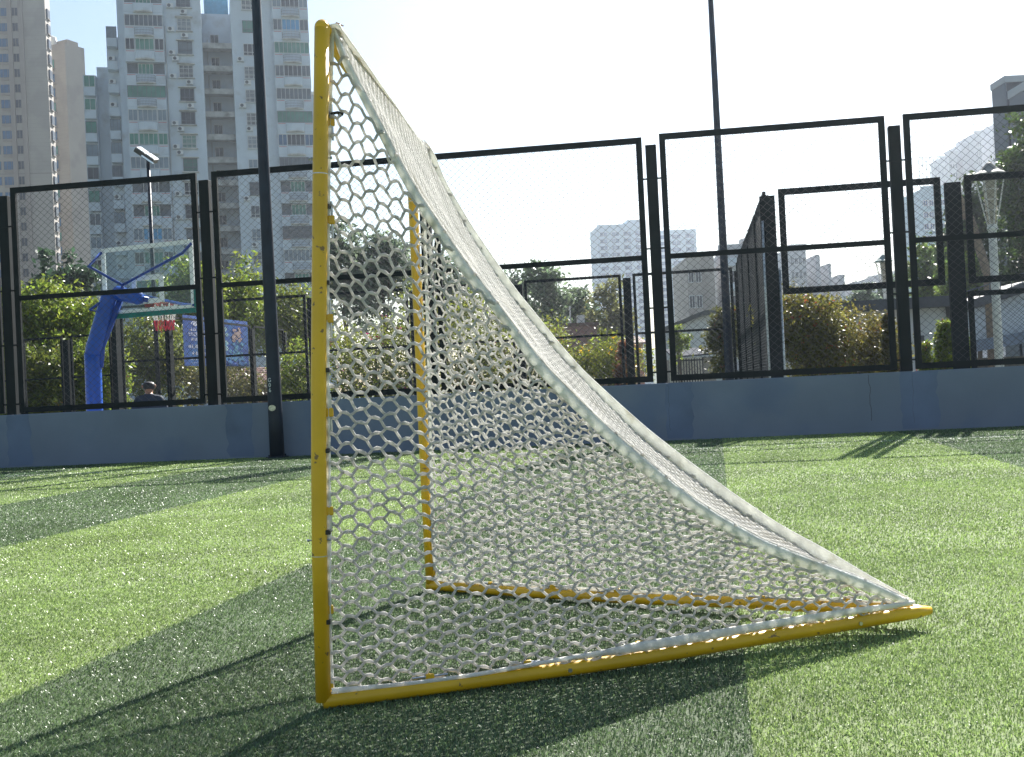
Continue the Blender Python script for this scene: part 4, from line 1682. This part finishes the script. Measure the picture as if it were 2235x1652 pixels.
for k in range(12):
    z = TOP - 3.2 - .1
    b.box(uR0 + .9 + k * .72, uR0 + .9 + k * .72 + .62, -.95, -.1, z - .42 + .0, z + .15)
b.build('tile_eave', mat('roof_tile_red', (.26, .12, .1), .8, noise=(3, .25)), apt)
b = MB()
b.box(uM1 + .4, uR0 - .2, 5.6, 8, TOP - 4.5, TOP - 1.2)
b.build('roof_shed', mat('blue_sheet', (.07, .27, .42), .5, noise=(2, .15)), apt)
nfl = 19
bay1 = U(311) / 1.0
for f in range(4, nfl):
    z = f * FLH + .15
    zt_ = z + 1.35 + .0
    for bayc, bayw, side_, top_lim in ((U(311), 4.75, 0, TOP), (U(607), 4.6, 1, TOP - 3.3)):
        if z + 2.6 > top_lim:
            continue
        style = rb.choice([0, 1, 2, 3, 4, 0, 4, 1, 1])
        gl = [GLA[0], GLA[1], GLA[2], GLA[3], GLA[4]][style]
        # projecting bay: parapet panel either side of a round balcony
        b = MB()
        b.box(bayc - bayw / 2, bayc + bayw / 2, -.75, 0, z + .0, z + 1.18)
        b.box(bayc - bayw / 2, bayc + bayw / 2, -.75, 0, z + 2.72, z + FLH - .02)
        pn = b.build('parapet', WCON, apt)
        b = MB()
        b.box(bayc - bayw / 2 + .1, bayc - 1.25, -.762, -.751, z + 1.0, z + 1.07)
        b.box(bayc + 1.25, bayc + bayw / 2 - .1, -.762, -.751, z + 1.0, z + 1.07)
        b.build('trim_line', STRIPE, pn)
        open_ = rb.random() < .22
        if open_:
            b = MB()
            b.box(bayc - bayw / 2 + .1, bayc + bayw / 2 - .1, -.03, -.004, z + 1.2, z + 2.7)
            b.build('recess_shade', SHADEIN, apt)  # flat dark sheet on the back wall, shade of the open bay as colour
            window(apt, bayc, -.1, z + 1.25, 1.9, 1.4, gl, mull=(-.25, 0, .25))
        else:
            full = rb.random() < .45
            if full:
                window(apt, bayc, -.70, z + 1.19, bayw - .1, 1.52, gl, frame=FRAME if rb.random() < .6 else CAGE, mull=(-.36, -.24, -.12, 0, .12, .24, .36), cage=rb.random() < .3, key='bay')
            else:
                g2 = rb.choice(GLA[:5])
                window(apt, bayc, -.70, z + .3, 2.3, 2.4, rb.choice([gl, GLA[5], gl]), mull=(-.25, 0, .25), tr=(.4,), key='ctr')
                for s in (-1, 1):
                    window(apt, bayc + s * (bayw / 2 - .6), -.70, z + 1.19, 1.15, 1.5, g2, mull=(0,), key='sd')
        balcony(apt, bayc, -.752, z - .12, 2.4, .62, rb.random() < .55)
    # single windows and air conditioners on the flat wall
    if z + 2.6 < TOP:
        window(apt, U(392), -.01, z + .95, 1.75, 1.65, rb.choice(GLA[1:5]), frame=rb.choice([FRAME, CAGE, CAGE]), mull=(-.17, .17), tr=(.3,), cage=rb.random() < .5, key='s')
        b = MB()
        b.box(U(392) - 1.1, U(392) + 1.1, -.5, 0, z + 2.68, z + 2.78)
        b.build('ledge', SLAB, apt)
        b = MB()
        b.box(U(392) - 1.05, U(392) + 1.05, -.42, 0, z + .82, z + .92)
        b.build('sill', SLAB, apt)
        ac(apt, U(rb.choice([372, 376, 392, 398])), 0, z + .0)
        if rb.random() < .5:
            ac(apt, U(365), 0, z + .75)
    if z + 2.6 < TOP - 3.3:
        window(apt, U(523), -.01, z + .95, 1.7, 1.6, rb.choice(GLA[1:5]), frame=rb.choice([FRAME, CAGE]), mull=(-.17, .17), tr=(.3,), cage=rb.random() < .5, key='s')
        if rb.random() < .6:
            ac(apt, U(503 + rb.choice([0, 12])), 0, z + .1)
    # stair recess: open landings with a low slab front
    if z + 2.6 < TOP - 4.6:
        b = MB()
        b.box(uM1 + .003, uR0 - .003, 3.0, 5.19, z - .1, z + .12)
        b.box(uM1 + .003, uR0 - .003, 2.85, 3.0, z - .3, z + .42)
        ld = b.build('landing', SLAB, apt)
        window(apt, (uM1 + uR0) / 2 - .3, 5.19, z + .9, 1.1, 1.3, GLA[3], mull=(0,), key='st')
    # stepped balconies on the left flank
    if z < 49:
        uc = U(239)
        b = MB()
        b.box(U(228), U(250), 3.9, 5.19, z - .05, z + .12)
        b.box(U(228), U(250), 3.9, 4.0, z + .12, z + 1.05)
        b.build('side_balcony', WCON, apt)
        if rb.random() < .5:
            window(apt, uc, 4.02, z + 1.06, 1.3, 1.5, rb.choice(GLA[2:5]), frame=CAGE, mull=(-.2, .2), key='sb')
        else:
            ac(apt, uc - .2, 5.18, z + 1.3)
    if z < 43:
        b = MB()
        b.box(U(174), U(198), 5.5, 6.19, z - .05, z + 1.05)
        b.build('side_balcony', WCON, apt)
        window(apt, U(186), 5.6, z + 1.06, 1.4, 1.55, rb.choice(GLA[1:5]), frame=rb.choice([FRAME, CAGE]), mull=(0,), key='sc')
b = MB()
for X in (437, 622, 353):
    b.tube([(U(X) if X != 622 else uR1 + .2, -.06 if X == 353 else (3.1 if X == 622 else 5.1), 0), (U(X) if X != 622 else uR1 + .2, -.06 if X == 353 else (3.1 if X == 622 else 5.1), TOP - 8)], .06, 6)
b.build('drain_pipe', mat('pipe_grey', (.4, .42, .44), .6), apt)

# ---- beige tower at the far left
BEI = mat('beige_panel', (.30, .272, .24), .8, noise=(.15, .07), second=((.26, .235, .21), .2, .5, .6))
BEID = mat('beige_trim', (.25, .215, .19), .8)
LINE = mat('panel_joint', (.22, .2, .18), .9)
TD = 226.0
to = at(0, 60, TD)
fl_ = 3.05
m_px = F / TD
tow = thing('beige_tower', (to[0], to[1], CZ), 'beige high rise at the left edge with columns of blue windows', 'tower')
s2 = math.atan(.12)
tow.rotation_euler = (0, 0, s2)
UX = lambda X: (X - 0) / m_px * 1.0
HT = 97.0
b = MB()
b.box(UX(-60), UX(96), 0, 3.6, 0, HT)
b.build('wall', BEI, tow)
b = MB()
for X in (18.5, 23, 42, 47):
    b.box(UX(X) - .22, UX(X) + .22, -.42, 0, 0, HT)
b.build('pilaster', BEID, tow)
b = MB()
for f in range(6, 27):
    for k in range(4):
        z = f * fl_ + k * fl_ / 4
        b.box(UX(50), UX(95.5), -.012, -.003, z - .012, z + .012)
b.box(UX(-60), UX(96.3), -.05, -.002, 16 * fl_ - .1, 16 * fl_ + .12)
b.build('panel_joint', LINE, tow)
for f in range(6, 27):
    z = f * fl_
    window(tow, UX(7), -.02, z + .8, 2.1, 1.75, GLA[0] if f > 9 else GLA[3], frame=BEID, mull=(-.18, .22), key='tw')
    window(tow, UX(32), -.02, z + .85, 1.15, 1.7, GLA[3], frame=BEID, mull=(0,), key='tn')
    window(tow, UX(-18), -.02, z + .8, 1.6, 1.75, GLA[0], frame=BEID, mull=(0,), key='tn2')
    b = MB()
    b.box(UX(96) - .02, UX(96) + .36, .6, 2.6, z + .55, z + .75)
    b.build('bay_ledge', mat('bay_ledge', (.12, .11, .10), .8), tow)
    b = MB()
    b.box(UX(96) - .01, UX(96) + .3, .7, 2.5, z + .75, z + 2.55)
    b.build('bay_window', GLA[3], tow)
    b = MB()
    b.box(UX(-4), UX(17.5), -.2, -.003, z + .3, z + .62)
    b.build('sill', BEID, tow)
# ---- second beige tower behind it
t2 = at(141, 92, 240)
tw2 = thing('beige_tower', (t2[0], t2[1], CZ), 'plain beige tower with a roof water tank beside the white block', 'tower', rz=R(-25))
z2 = t2[2] - CZ
b = MB()
b.box(-4.6, 0, 0, 5.4, 0, z2)
b.box(-3.4, -.5, 1.2, 4.2, z2 + .003, z2 + 1.0)
b.build('wall', BEI, tw2)
b = MB()
b.lathe([(.8, z2), (.95, z2 + .9), (.75, z2 + 1.8), (.1, z2 + 2.2)], (-4.0, .6, 0), 14)
b.build('water_tank', mat('tank_white', (.6, .6, .58), .4), tw2)
b = MB()
for k in range(96):
    z = 16 + k * .78
    if z < z2:
        b.box(-2.8, -.02, -.012, -.003, z - .012, z + .012)
b.build('panel_joint', LINE, tw2)
for f in range(5, int(z2 / fl_)):
    z = f * fl_
    window(tw2, -3.7, -.02, z + .75, 1.2, 1.9, GLA[1] if f % 3 == 0 else GLA[0], frame=BEID, mull=(0,), key='t2')
    b = MB()
    b.box(-4.5, -2.9, -.4, 0, z + .35, z + .6)
    b.build('sill', BEID, tw2)


def slab_building(name, label, X0, X1, ytop, depth, rgb, deep=12, slope=0.0, fl=3.1, win=(1.6, 1.5), cols=4, glass=None, dark=.12, z_from=6.0, steps=(), group=None, cat='building', vert=False, noise=.08):
    """far block placed by where it stands; steps = extra (X0, X1, ytop) volumes behind"""
    oo = at(X0, ytop + 15, depth)
    x1_ = at(X1, ytop + 15, depth)[0]
    if X0 > 1117:                      # left flank is in view: the back corner makes the outline
        oo[0] = at(X0, ytop + 15, depth + deep)[0]
    h = at((X0 + X1) / 2, ytop, depth)[2] - CZ
    w = x1_ - oo[0]
    t = thing(name, (oo[0], oo[1], CZ), label, cat, group, rz=math.atan(slope))
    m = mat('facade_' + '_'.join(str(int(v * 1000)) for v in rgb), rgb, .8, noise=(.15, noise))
    b = MB()
    b.box(0, w, 0, deep, 0, h)
    b.box(-.2, w + .2, -.15, .5, h, h + .6)
    for k, (sa, sb, sy) in enumerate(steps):
        hh = at((sa + sb) / 2, sy, depth)[2] - CZ
        b.box(at(sa, sy + 10, depth + (deep if sa > 1117 else 0))[0] - oo[0], at(sb, sy + 10, depth)[0] - oo[0], 1.0 + .7 * k, deep - 1 + .3 * k, 0, hh)
    b.build('wall', m, t)
    g = glass or GLA[4]
    if vert:
        for k in range(cols):
            x = w * (k + .5) / cols
            b = MB()
            b.box(x - w / cols * .3, x + w / cols * .3, -.12, 0, 2, h - 1.5)
            st = b.build('glass_strip', g, t)
            b = MB()
            for z in np.arange(z_from, h - 2, fl):
                b.box(x - w / cols * .3, x + w / cols * .3, -.2, -.121, z, z + .7)
            b.build('spandrel', m, st)
    else:
        for f in range(int(z_from / fl), int((h - .8) / fl)):
            for k in range(cols):
                x = w * (k + .5) / cols
                window(t, x, -.02, f * fl + .9, min(win[0], w / cols * .8), win[1], g, mull=(0,), pane=True, key='far')
    return t


# ---- pale hazy towers and the concrete block in the middle
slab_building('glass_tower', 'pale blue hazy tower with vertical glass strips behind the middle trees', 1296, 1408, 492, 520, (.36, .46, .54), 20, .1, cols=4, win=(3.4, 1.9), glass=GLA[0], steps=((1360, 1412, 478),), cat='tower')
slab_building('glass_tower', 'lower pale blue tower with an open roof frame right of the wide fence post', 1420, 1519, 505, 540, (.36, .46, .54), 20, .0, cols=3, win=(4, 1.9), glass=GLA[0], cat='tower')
tt = bpy.data.objects['glass_tower.001'] if 'glass_tower.001' in bpy.data.objects else None
if tt:
    hh = at(1470, 492, 540)[2] - CZ
    b = MB()
    for k in range(7):
        b.box(.4 + k * 3.3, .7 + k * 3.3, .2, .5, hh - 3, hh)
    b.box(.2, 21, .15, .55, hh - .25, hh)
    b.build('roof_frame', mat('facade_frame', (.5, .52, .54), .8), tt)
slab_building('concrete_block', 'weathered concrete apartment block with rows of dark windows behind the arched house', 1466, 1530, 562, 135, (.36, .33, .30), 12, .0, cols=2, win=(.9, 1.5), z_from=0, fl=3.0, glass=GLA[3], steps=((1490, 1560, 548),), noise=.25)
slab_building('concrete_block', 'grey block with balconies and a shallow dome roof left of the edge-on fence', 1528, 1640, 545, 138, (.40, .42, .45), 14, -.1, cols=2, win=(1.5, 1.5), z_from=0, fl=3.0, glass=GLA[3], steps=((1588, 1660, 514),), noise=.15)
dm = bpy.data.objects['concrete_block.001']
hh = at(1622, 512, 138)[2] - CZ
b = MB()
b.lathe([(2.4, hh - .4), (2.3, hh), (1.6, hh + .35), (.1, hh + .55)], (5.2, 5.5, 0), 18)
b.build('dome', SLAB, dm)
for f in range(2, 6):
    b = MB()
    b.box(.5, 2.6, -.9, -.003, f * 3.0 - .1, f * 3.0 + .85)
    b.build('balcony', WCON, dm)
# ---- stepped hazy skyline on the right
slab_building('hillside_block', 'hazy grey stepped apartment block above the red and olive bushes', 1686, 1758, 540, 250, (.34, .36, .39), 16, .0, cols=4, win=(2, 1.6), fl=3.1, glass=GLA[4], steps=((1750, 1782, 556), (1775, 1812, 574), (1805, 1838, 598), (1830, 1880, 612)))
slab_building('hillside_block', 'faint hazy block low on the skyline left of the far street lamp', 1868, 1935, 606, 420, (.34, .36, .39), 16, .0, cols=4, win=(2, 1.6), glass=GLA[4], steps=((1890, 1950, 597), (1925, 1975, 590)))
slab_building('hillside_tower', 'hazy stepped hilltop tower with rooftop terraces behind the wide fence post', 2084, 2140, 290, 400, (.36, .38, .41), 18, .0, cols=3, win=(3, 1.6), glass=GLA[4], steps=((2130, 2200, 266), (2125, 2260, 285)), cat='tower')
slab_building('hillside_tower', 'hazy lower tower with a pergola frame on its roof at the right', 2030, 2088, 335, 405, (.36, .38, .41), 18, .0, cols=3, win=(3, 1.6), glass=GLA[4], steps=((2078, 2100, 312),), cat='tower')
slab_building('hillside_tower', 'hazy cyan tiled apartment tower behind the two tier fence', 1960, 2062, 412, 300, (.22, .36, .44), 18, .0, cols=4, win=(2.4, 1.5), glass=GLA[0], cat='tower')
h3 = bpy.data.objects['hillside_tower.001']
hh = at(2010, 402, 405)[2] - CZ
b = MB()
w_ = 17
for k in range(9):
    b.box(-11 + k * 1.3, -10.75 + k * 1.3, 0, .25, at(2030, 412, 405)[2] - CZ, at(2000, 345, 405)[2] - CZ)
for z in (at(2000, 345, 405)[2] - CZ, at(2000, 362, 405)[2] - CZ):
    b.box(-11, .2, 0, .25, z, z + .25)
b.build('pergola', mat('facade_frame', (.5, .52, .54), .8), h3)
# ---- hills
b = MB()
rows, cols_ = 14, 80
vs = []
for j in range(rows):
    for i in range(cols_):
        x = -420 + i * 13.0
        y = 640 + j * 14
        r_ = math.sin(j / (rows - 1) * math.pi)
        hgt = max(0, 30 * math.exp(-((x - 215) / 90) ** 2) + 14 + 7 * math.sin(x * .031) + 4 * math.sin(x * .083 + 1)) * r_
        if x < 60:
            hgt *= .45
        vs.append((x, y, CZ - .5 + hgt))
b.add(vs, [(j * cols_ + i, j * cols_ + i + 1, (j + 1) * cols_ + i + 1, (j + 1) * cols_ + i) for j in range(rows - 1) for i in range(cols_ - 1)])
tag(b.build('hills', mat('hill_green', (.05, .075, .04), .9, noise=(.05, .4)), smooth=True), kind='structure')

# ---- dark grey building with fins at the right
gd = 62.0
g0 = at(2192, 166, gd)
STONE_LIT = mat('lit_stone', (.10, .122, .155), .8, noise=(.6, .12), bump=(4, .1))  # lighter stone tone: the lit look of the side faces is in the colour
STONE_SHADE = mat('shaded_stone', (.028, .035, .05), .8, noise=(2.5, .3), bump=(5, .2))  # darker copy for the front, its shade put into the colour
gb = thing('grey_building', (g0[0], g0[1], CZ), 'tall dark grey stone building with pale coping and vertical fins at the right edge', 'building')
gh = g0[2] - CZ
gm = gd / F
f1 = at(2246, 172, gd - 5) - g0
gh2 = f1[2] + g0[2] - CZ
COPE = mat('pale_coping', (.3, .33, .36), .7)
b = MB()
b.box(0, .06, 0, 1.75, 0, gh - .35)
b.build('side_fin', STONE_LIT, gb)
b = MB()
b.box(.063, 9, -.004, 1.7, 0, gh - .36)
b.build('wall', STONE_SHADE, gb)
b = MB()
b.box(-.05, 9.1, -.06, 1.8, gh - .35, gh)
b.build('coping', COPE, gb)
b = MB()
b.box(f1[0], f1[0] + 4, f1[1], f1[1] + 2.4, 0, gh2 - .4)
b.build('front_fin', STONE_LIT, gb)
b = MB()
b.box(f1[0] - .05, f1[0] + 4, f1[1] - .05, f1[1] + 2.45, gh2 - .4, gh2)
b.build('coping', COPE, gb)
b = MB()
b.box(.16, .42, -.03, -.006, gh - 12, gh - 7.0)
b.build('slot_window', GLA[3], gb)
b = MB()
b.obox((.3, -.3, gh - 6.6), (.35, 0, .2), (0, .25, 0), (-.06, 0, .09))
b.build('wall_lamp', mat('lamp_metal', (.6, .63, .66), .25), gb)
for k in range(4):
    window(gb, .3, -.01, 2.5 + k * 3.3, .34, 2.0, GLA[3], frame=STONE_SHADE, mull=(), key='gb')

# ---- low white building with a dark flat roof, right
wd_ = 31.0
w0 = at(1742, 690, wd_)
wm = wd_ / F
lw = thing('white_building', (w0[0], w0[1], CZ), 'low white rendered building with a dark flat roof edge behind the red and olive bushes', 'building', rz=math.atan(-.148))
RENDER = mat('white_render', (.50, .50, .49), .85, noise=(.8, .1), second=((.38, .36, .34), .9, .55, .75))
DROOF = mat('dark_roof', (.06, .065, .075), .7, noise=(2, .25))
rt = at(1900, 658, wd_)[2] - CZ
wl_ = (2052 - 1742) * wm
b = MB()
b.box(0, wl_, 0, 5, 0, rt - .28)
b.build('wall', RENDER, lw)
b = MB()
b.box(-.35, wl_ + .12, -.4, 5.3, rt - .28, rt)
b.build('roof', DROOF, lw)
for X, ww, hh_ in ((1885, .95, .85), (1802, .9, .85)):
    window(lw, (X - 1742) * wm, -.02, rt - 1.75, ww, hh_, GLA[3], frame=DROOF, mull=(0,), key='lw')
b = MB()
b.box((1990 - 1742) * wm, (2002 - 1742) * wm, -.05, 0, .1, rt - 1.0)
b.build('door', DROOF, lw)
b = MB()
for k in range(5):
    x = wl_ + .05 - k * .03
    b.tube([(x, -.06 - .02 * k, rt - .05), (x + .06, -.1, rt - .9), (x + .04 + .02 * k, -.08, rt - 1.5), (x + .14, -.12, rt - 1.62)], .014, 5)
b.build('cable_bundle', BLACK, lw)

# ---- long building with a rising roof at the far right
rd = 36.0
r0 = at(2040, 720, rd)
rm = rd / F
rbld = thing('sloped_building', (r0[0], r0[1], CZ), 'long pale building with a roof line rising to the right edge', 'building')
za, zb = at(2040, 702, rd)[2] - CZ, at(2300, 620, rd)[2] - CZ
zc, zd = at(2040, 758, rd)[2] - CZ, at(2300, 712, rd)[2] - CZ
LW = 260 * rm
b = MB()
b.prism([(0, 0, zc), (LW, 0, zd), (LW, 0, zb), (0, 0, za)], (0, 6, 0))
b.build('wall', mat('pale_panel', (.44, .48, .52), .8, noise=(1, .1)), rbld)
b = MB()
b.prism([(-.3, -.35, za), (LW, -.35, zb), (LW, -.35, zb + .28), (-.3, -.35, za + .28)], (0, 6.5, 0))
b.build('roof', DROOF, rbld)
b = MB()
for k in range(12):
    x = k * LW / 11
    z = za + .28 + (zb - za) * k / 11
    b.tube([(x, -.2, z), (x, -.2, z + .35)], .015, 5)
b.tube([(0, -.2, za + .63), (LW, -.2, zb + .63)], .018, 5)
b.build('roof_rail', CAGE, rbld)
b = MB()
b.prism([(0, -.3, zc - .35), (LW, -.3, zd - .35), (LW, -.3, zd), (0, -.3, zc)], (0, .297, 0))
b.build('fascia', mat('blue_fascia', (.16, .2, .26), .6, noise=(1, .15)), rbld)
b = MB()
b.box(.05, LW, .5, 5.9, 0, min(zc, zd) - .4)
b.build('base_wall', mat('dark_base_wall', (.13, .12, .09), .9, noise=(1.5, .4)), rbld)  # dark olive brown lower wall with uneven tone

# ---- arched roof house, low shed and railing behind the middle panel
hd_ = 58.0
h0 = at(1482, 780, hd_)
hm = hd_ / F
ho = thing('arched_house', (h0[0], h0[1], CZ), 'small white house with a curved grey gable roof behind the mesh fence', 'house')
N_ = 12
arch = []
for k in range(N_ + 1):
    X = 1478 + (1592 - 1478) * k / N_
    Y = 712 - 27 * math.sin(min(1, k / N_ * 1.15) * math.pi * .56) ** 1.1
    q = at(X, Y, hd_)
    arch.append((q[0] - h0[0], 0, q[2] - CZ))
b = MB()
b.prism([(arch[0][0] + .15, 0, 0), (arch[-1][0] - .1, 0, 0)] + [(x, 0, z) for x, _, z in arch[::-1]], (0, 7, 0))
b.build('wall', mat('house_white', (.52, .53, .53), .85, noise=(.7, .12)), ho)
b = MB()
for k in range(N_):
    a_, c_2 = np.array(arch[k]), np.array(arch[k + 1])
    b.prism([a_ + [0, -.35, .003], c_2 + [0, -.35, .003], c_2 + [0, -.35, .24], a_ + [0, -.35, .24]], (0, 7.6, 0))
b.build('roof', mat('grey_roof', (.07, .08, .08), .8, noise=(2, .25)), ho)
window(ho, 60 * hm, -.02, 1.4, 1.0, 1.15, GLA[4], mull=(0,), key='ho')
window(ho, 30 * hm, -.02, 1.4, .8, 1.15, GLA[4], mull=(0,), key='ho2')
sd_ = 44.0
s0 = at(1466, 800, sd_)
smm = sd_ / F
sh = thing('low_shed', (s0[0], s0[1], CZ), 'low flat roofed grey shed in front of the arched roof house', 'shed')
sz = at(1515, 758, sd_)[2] - CZ
b = MB()
b.prism([(0, -.2, sz - .38), (104 * smm, -.2, sz - .3), (100 * smm, 2.5, sz), (6 * smm, 2.5, sz)], (0, 0, .06))
b.build('roof', mat('zinc_roof', (.045, .052, .065), .95, spec=.1, noise=(1.5, .15)), sh)
b = MB()
b.box(68 * smm, 98 * smm, .3, 2.4, 0, sz - .4)
b.box(0, 68 * smm, 2.2, 2.4, 0, sz - .4)
b.build('wall', mat('shed_wall', (.3, .29, .26), .9, noise=(1, .2)), sh)
rl0, rl1 = at(1468, 800, 40), at(1533, 797, 40)
ra = thing('railing_fence', (rl0[0], rl0[1], CZ), 'row of dark upright railings against a pale wall under the low shed roof', 'railing')
zr = at(1500, 783, 40)[2] - CZ
lw_ = rl1[0] - rl0[0]
b = MB()
for k in range(12):
    b.box(k * lw_ / 11 - .018, k * lw_ / 11 + .018, -.02, .02, 0, zr)
b.box(-.05, lw_ + .05, -.025, .025, zr - .08, zr - .03)
b.box(-.05, lw_ + .05, -.025, .025, .1, .15)
b.build('bars', BLACK, ra)
b = MB()
b.box(-.05, lw_ + .05, .4, .5, 0, zr + .05)
b.build('back_wall', mat('cream_wall', (.6, .57, .48), .85, noise=(2, .1)), ra)
# ---- red brown building behind the net
bd_ = 66.0
b0 = at(1190, 730, bd_)
bm_ = bd_ / F
br = thing('brick_building', (b0[0], b0[1], CZ), 'red brown low building with a long sloping roof right of the net seam', 'building')
bz = at(1250, 712, bd_)[2] - CZ
bz2 = at(1350, 733, bd_)[2] - CZ
BRICK = mat('red_brown_wall', (.24, .13, .11), .85, noise=(.6, .15), second=((.3, .2, .18), 1, .5, .7))
b = MB()
b.box(0, 113 * bm_, 0, 8, 0, bz)
b.box(113 * bm_ + .003, 215 * bm_, .8, 8, 0, bz2 - .45)
b.build('wall', BRICK, br)
b = MB()
b.prism([(113 * bm_ + .004, .3, bz2 - .5), (222 * bm_, .3, bz2 - .5), (218 * bm_, 3.5, bz2), (113 * bm_ + .004, 3.5, bz2)], (0, 0, .08))
b.box(-.1, 113 * bm_ + .1, -.1, 8.1, bz, bz + .18)
b.build('roof', mat('red_roof', (.13, .075, .065), .8, noise=(1.5, .2)), br)
b = MB()
b.box(76 * bm_, 92 * bm_, 2, 3, bz + .18, bz + .75)
b.tube([(60 * bm_, 2, bz + .2), (60 * bm_, 2, bz + 1.3)], .05, 6)
b.build('roof_tank', mat('tank_white', (.6, .6, .58), .4), br)
for k in range(4):
    window(br, (18 + 27 * k) * bm_, -.02, 1.3, .9, 1.2, GLA[3], frame=BRICK, mull=(0,), key='br')
# ---- tiled kiosk roof behind the light pole
kd = 42.0
k0 = at(500, 860, kd)
km = kd / F
ki = thing('tiled_kiosk', (k0[0], k0[1], CZ), 'low kiosk with a brown tiled gable roof behind the thick light pole', 'kiosk')
ze, zrd = at(560, 842, kd)[2] - CZ, at(560, 803, kd)[2] - CZ
TILE = mat('brown_tile', (.17, .085, .065), .75, noise=(4, .3))
kx0, kx1 = -22 * km, 176 * km
b = MB()
nrow = 9
for k in range(nrow):
    f0, f1 = k / nrow, (k + 1) / nrow
    z0_, z1_ = ze + (zrd - ze) * f0, ze + (zrd - ze) * f1
    y0_, y1_ = -1.3 + 1.9 * f0, -1.3 + 1.9 * f1
    b.prism([(kx0, y0_, z0_), (kx1 - (1 - f0) * .3, y0_, z0_), (kx1 - (1 - f1) * .3, y1_, z1_ - .02), (kx0, y1_, z1_ - .02)], (0, 0, .055))
    b.prism([(kx0, 2.5 - 1.9 * f0, z0_), (kx1 - (1 - f0) * .3, 2.5 - 1.9 * f0, z0_), (kx1 - (1 - f1) * .3, 2.5 - 1.9 * f1, z1_ - .02), (kx0, 2.5 - 1.9 * f1, z1_ - .02)], (0, 0, .055))
rf = b.build('roof', TILE, ki)
b = MB()
b.bar((kx1 - .3, -1.36, ze), (kx1 + .02, .6, zrd + .05), .06, .14)
b.bar((kx1 - .3, 2.56, ze), (kx1 + .02, .6, zrd + .05), .06, .14)
b.build('barge_board', mat('pale_board', (.5, .36, .28), .7), rf)
b = MB()
b.box(kx0 + .2, kx1 - .6, 1.9, 2.0, 0, ze + .1)
b.build('back_wall', mat('timber', (.14, .07, .045), .8, noise=(6, .3)), ki)
for x in (kx0 + .3, -.2, 1.3, kx1 - .7):
    for y in (-.9, 1.8):
        b = MB()
        b.box(x - .07, x + .07, y - .07, y + .07, 0, ze + .2)
        b.build('timber_post', mat('timber', (.14, .07, .045)), ki)

# ================================================================== HAZE
hm_ = bpy.data.materials.new('haze')
hm_.use_nodes = True
t = hm_.node_tree
t.nodes.remove(t.nodes['Principled BSDF'])
pv = t.nodes.new('ShaderNodeVolumePrincipled')
pv.inputs['Color'].default_value = (.80, .88, 1.0, 1)
pv.inputs['Density'].default_value = .00034
pv.inputs['Anisotropy'].default_value = .72
t.links.new(pv.outputs[0], t.nodes['Material Output'].inputs['Volume'])
b = MB()
b.box(-1000, 1000, -30, 1000, CZ - 1.5, 108)
hz_ = b.build('haze', hm_)
tag(hz_, 'pale blue haze in the air', 'haze', kind='stuff')
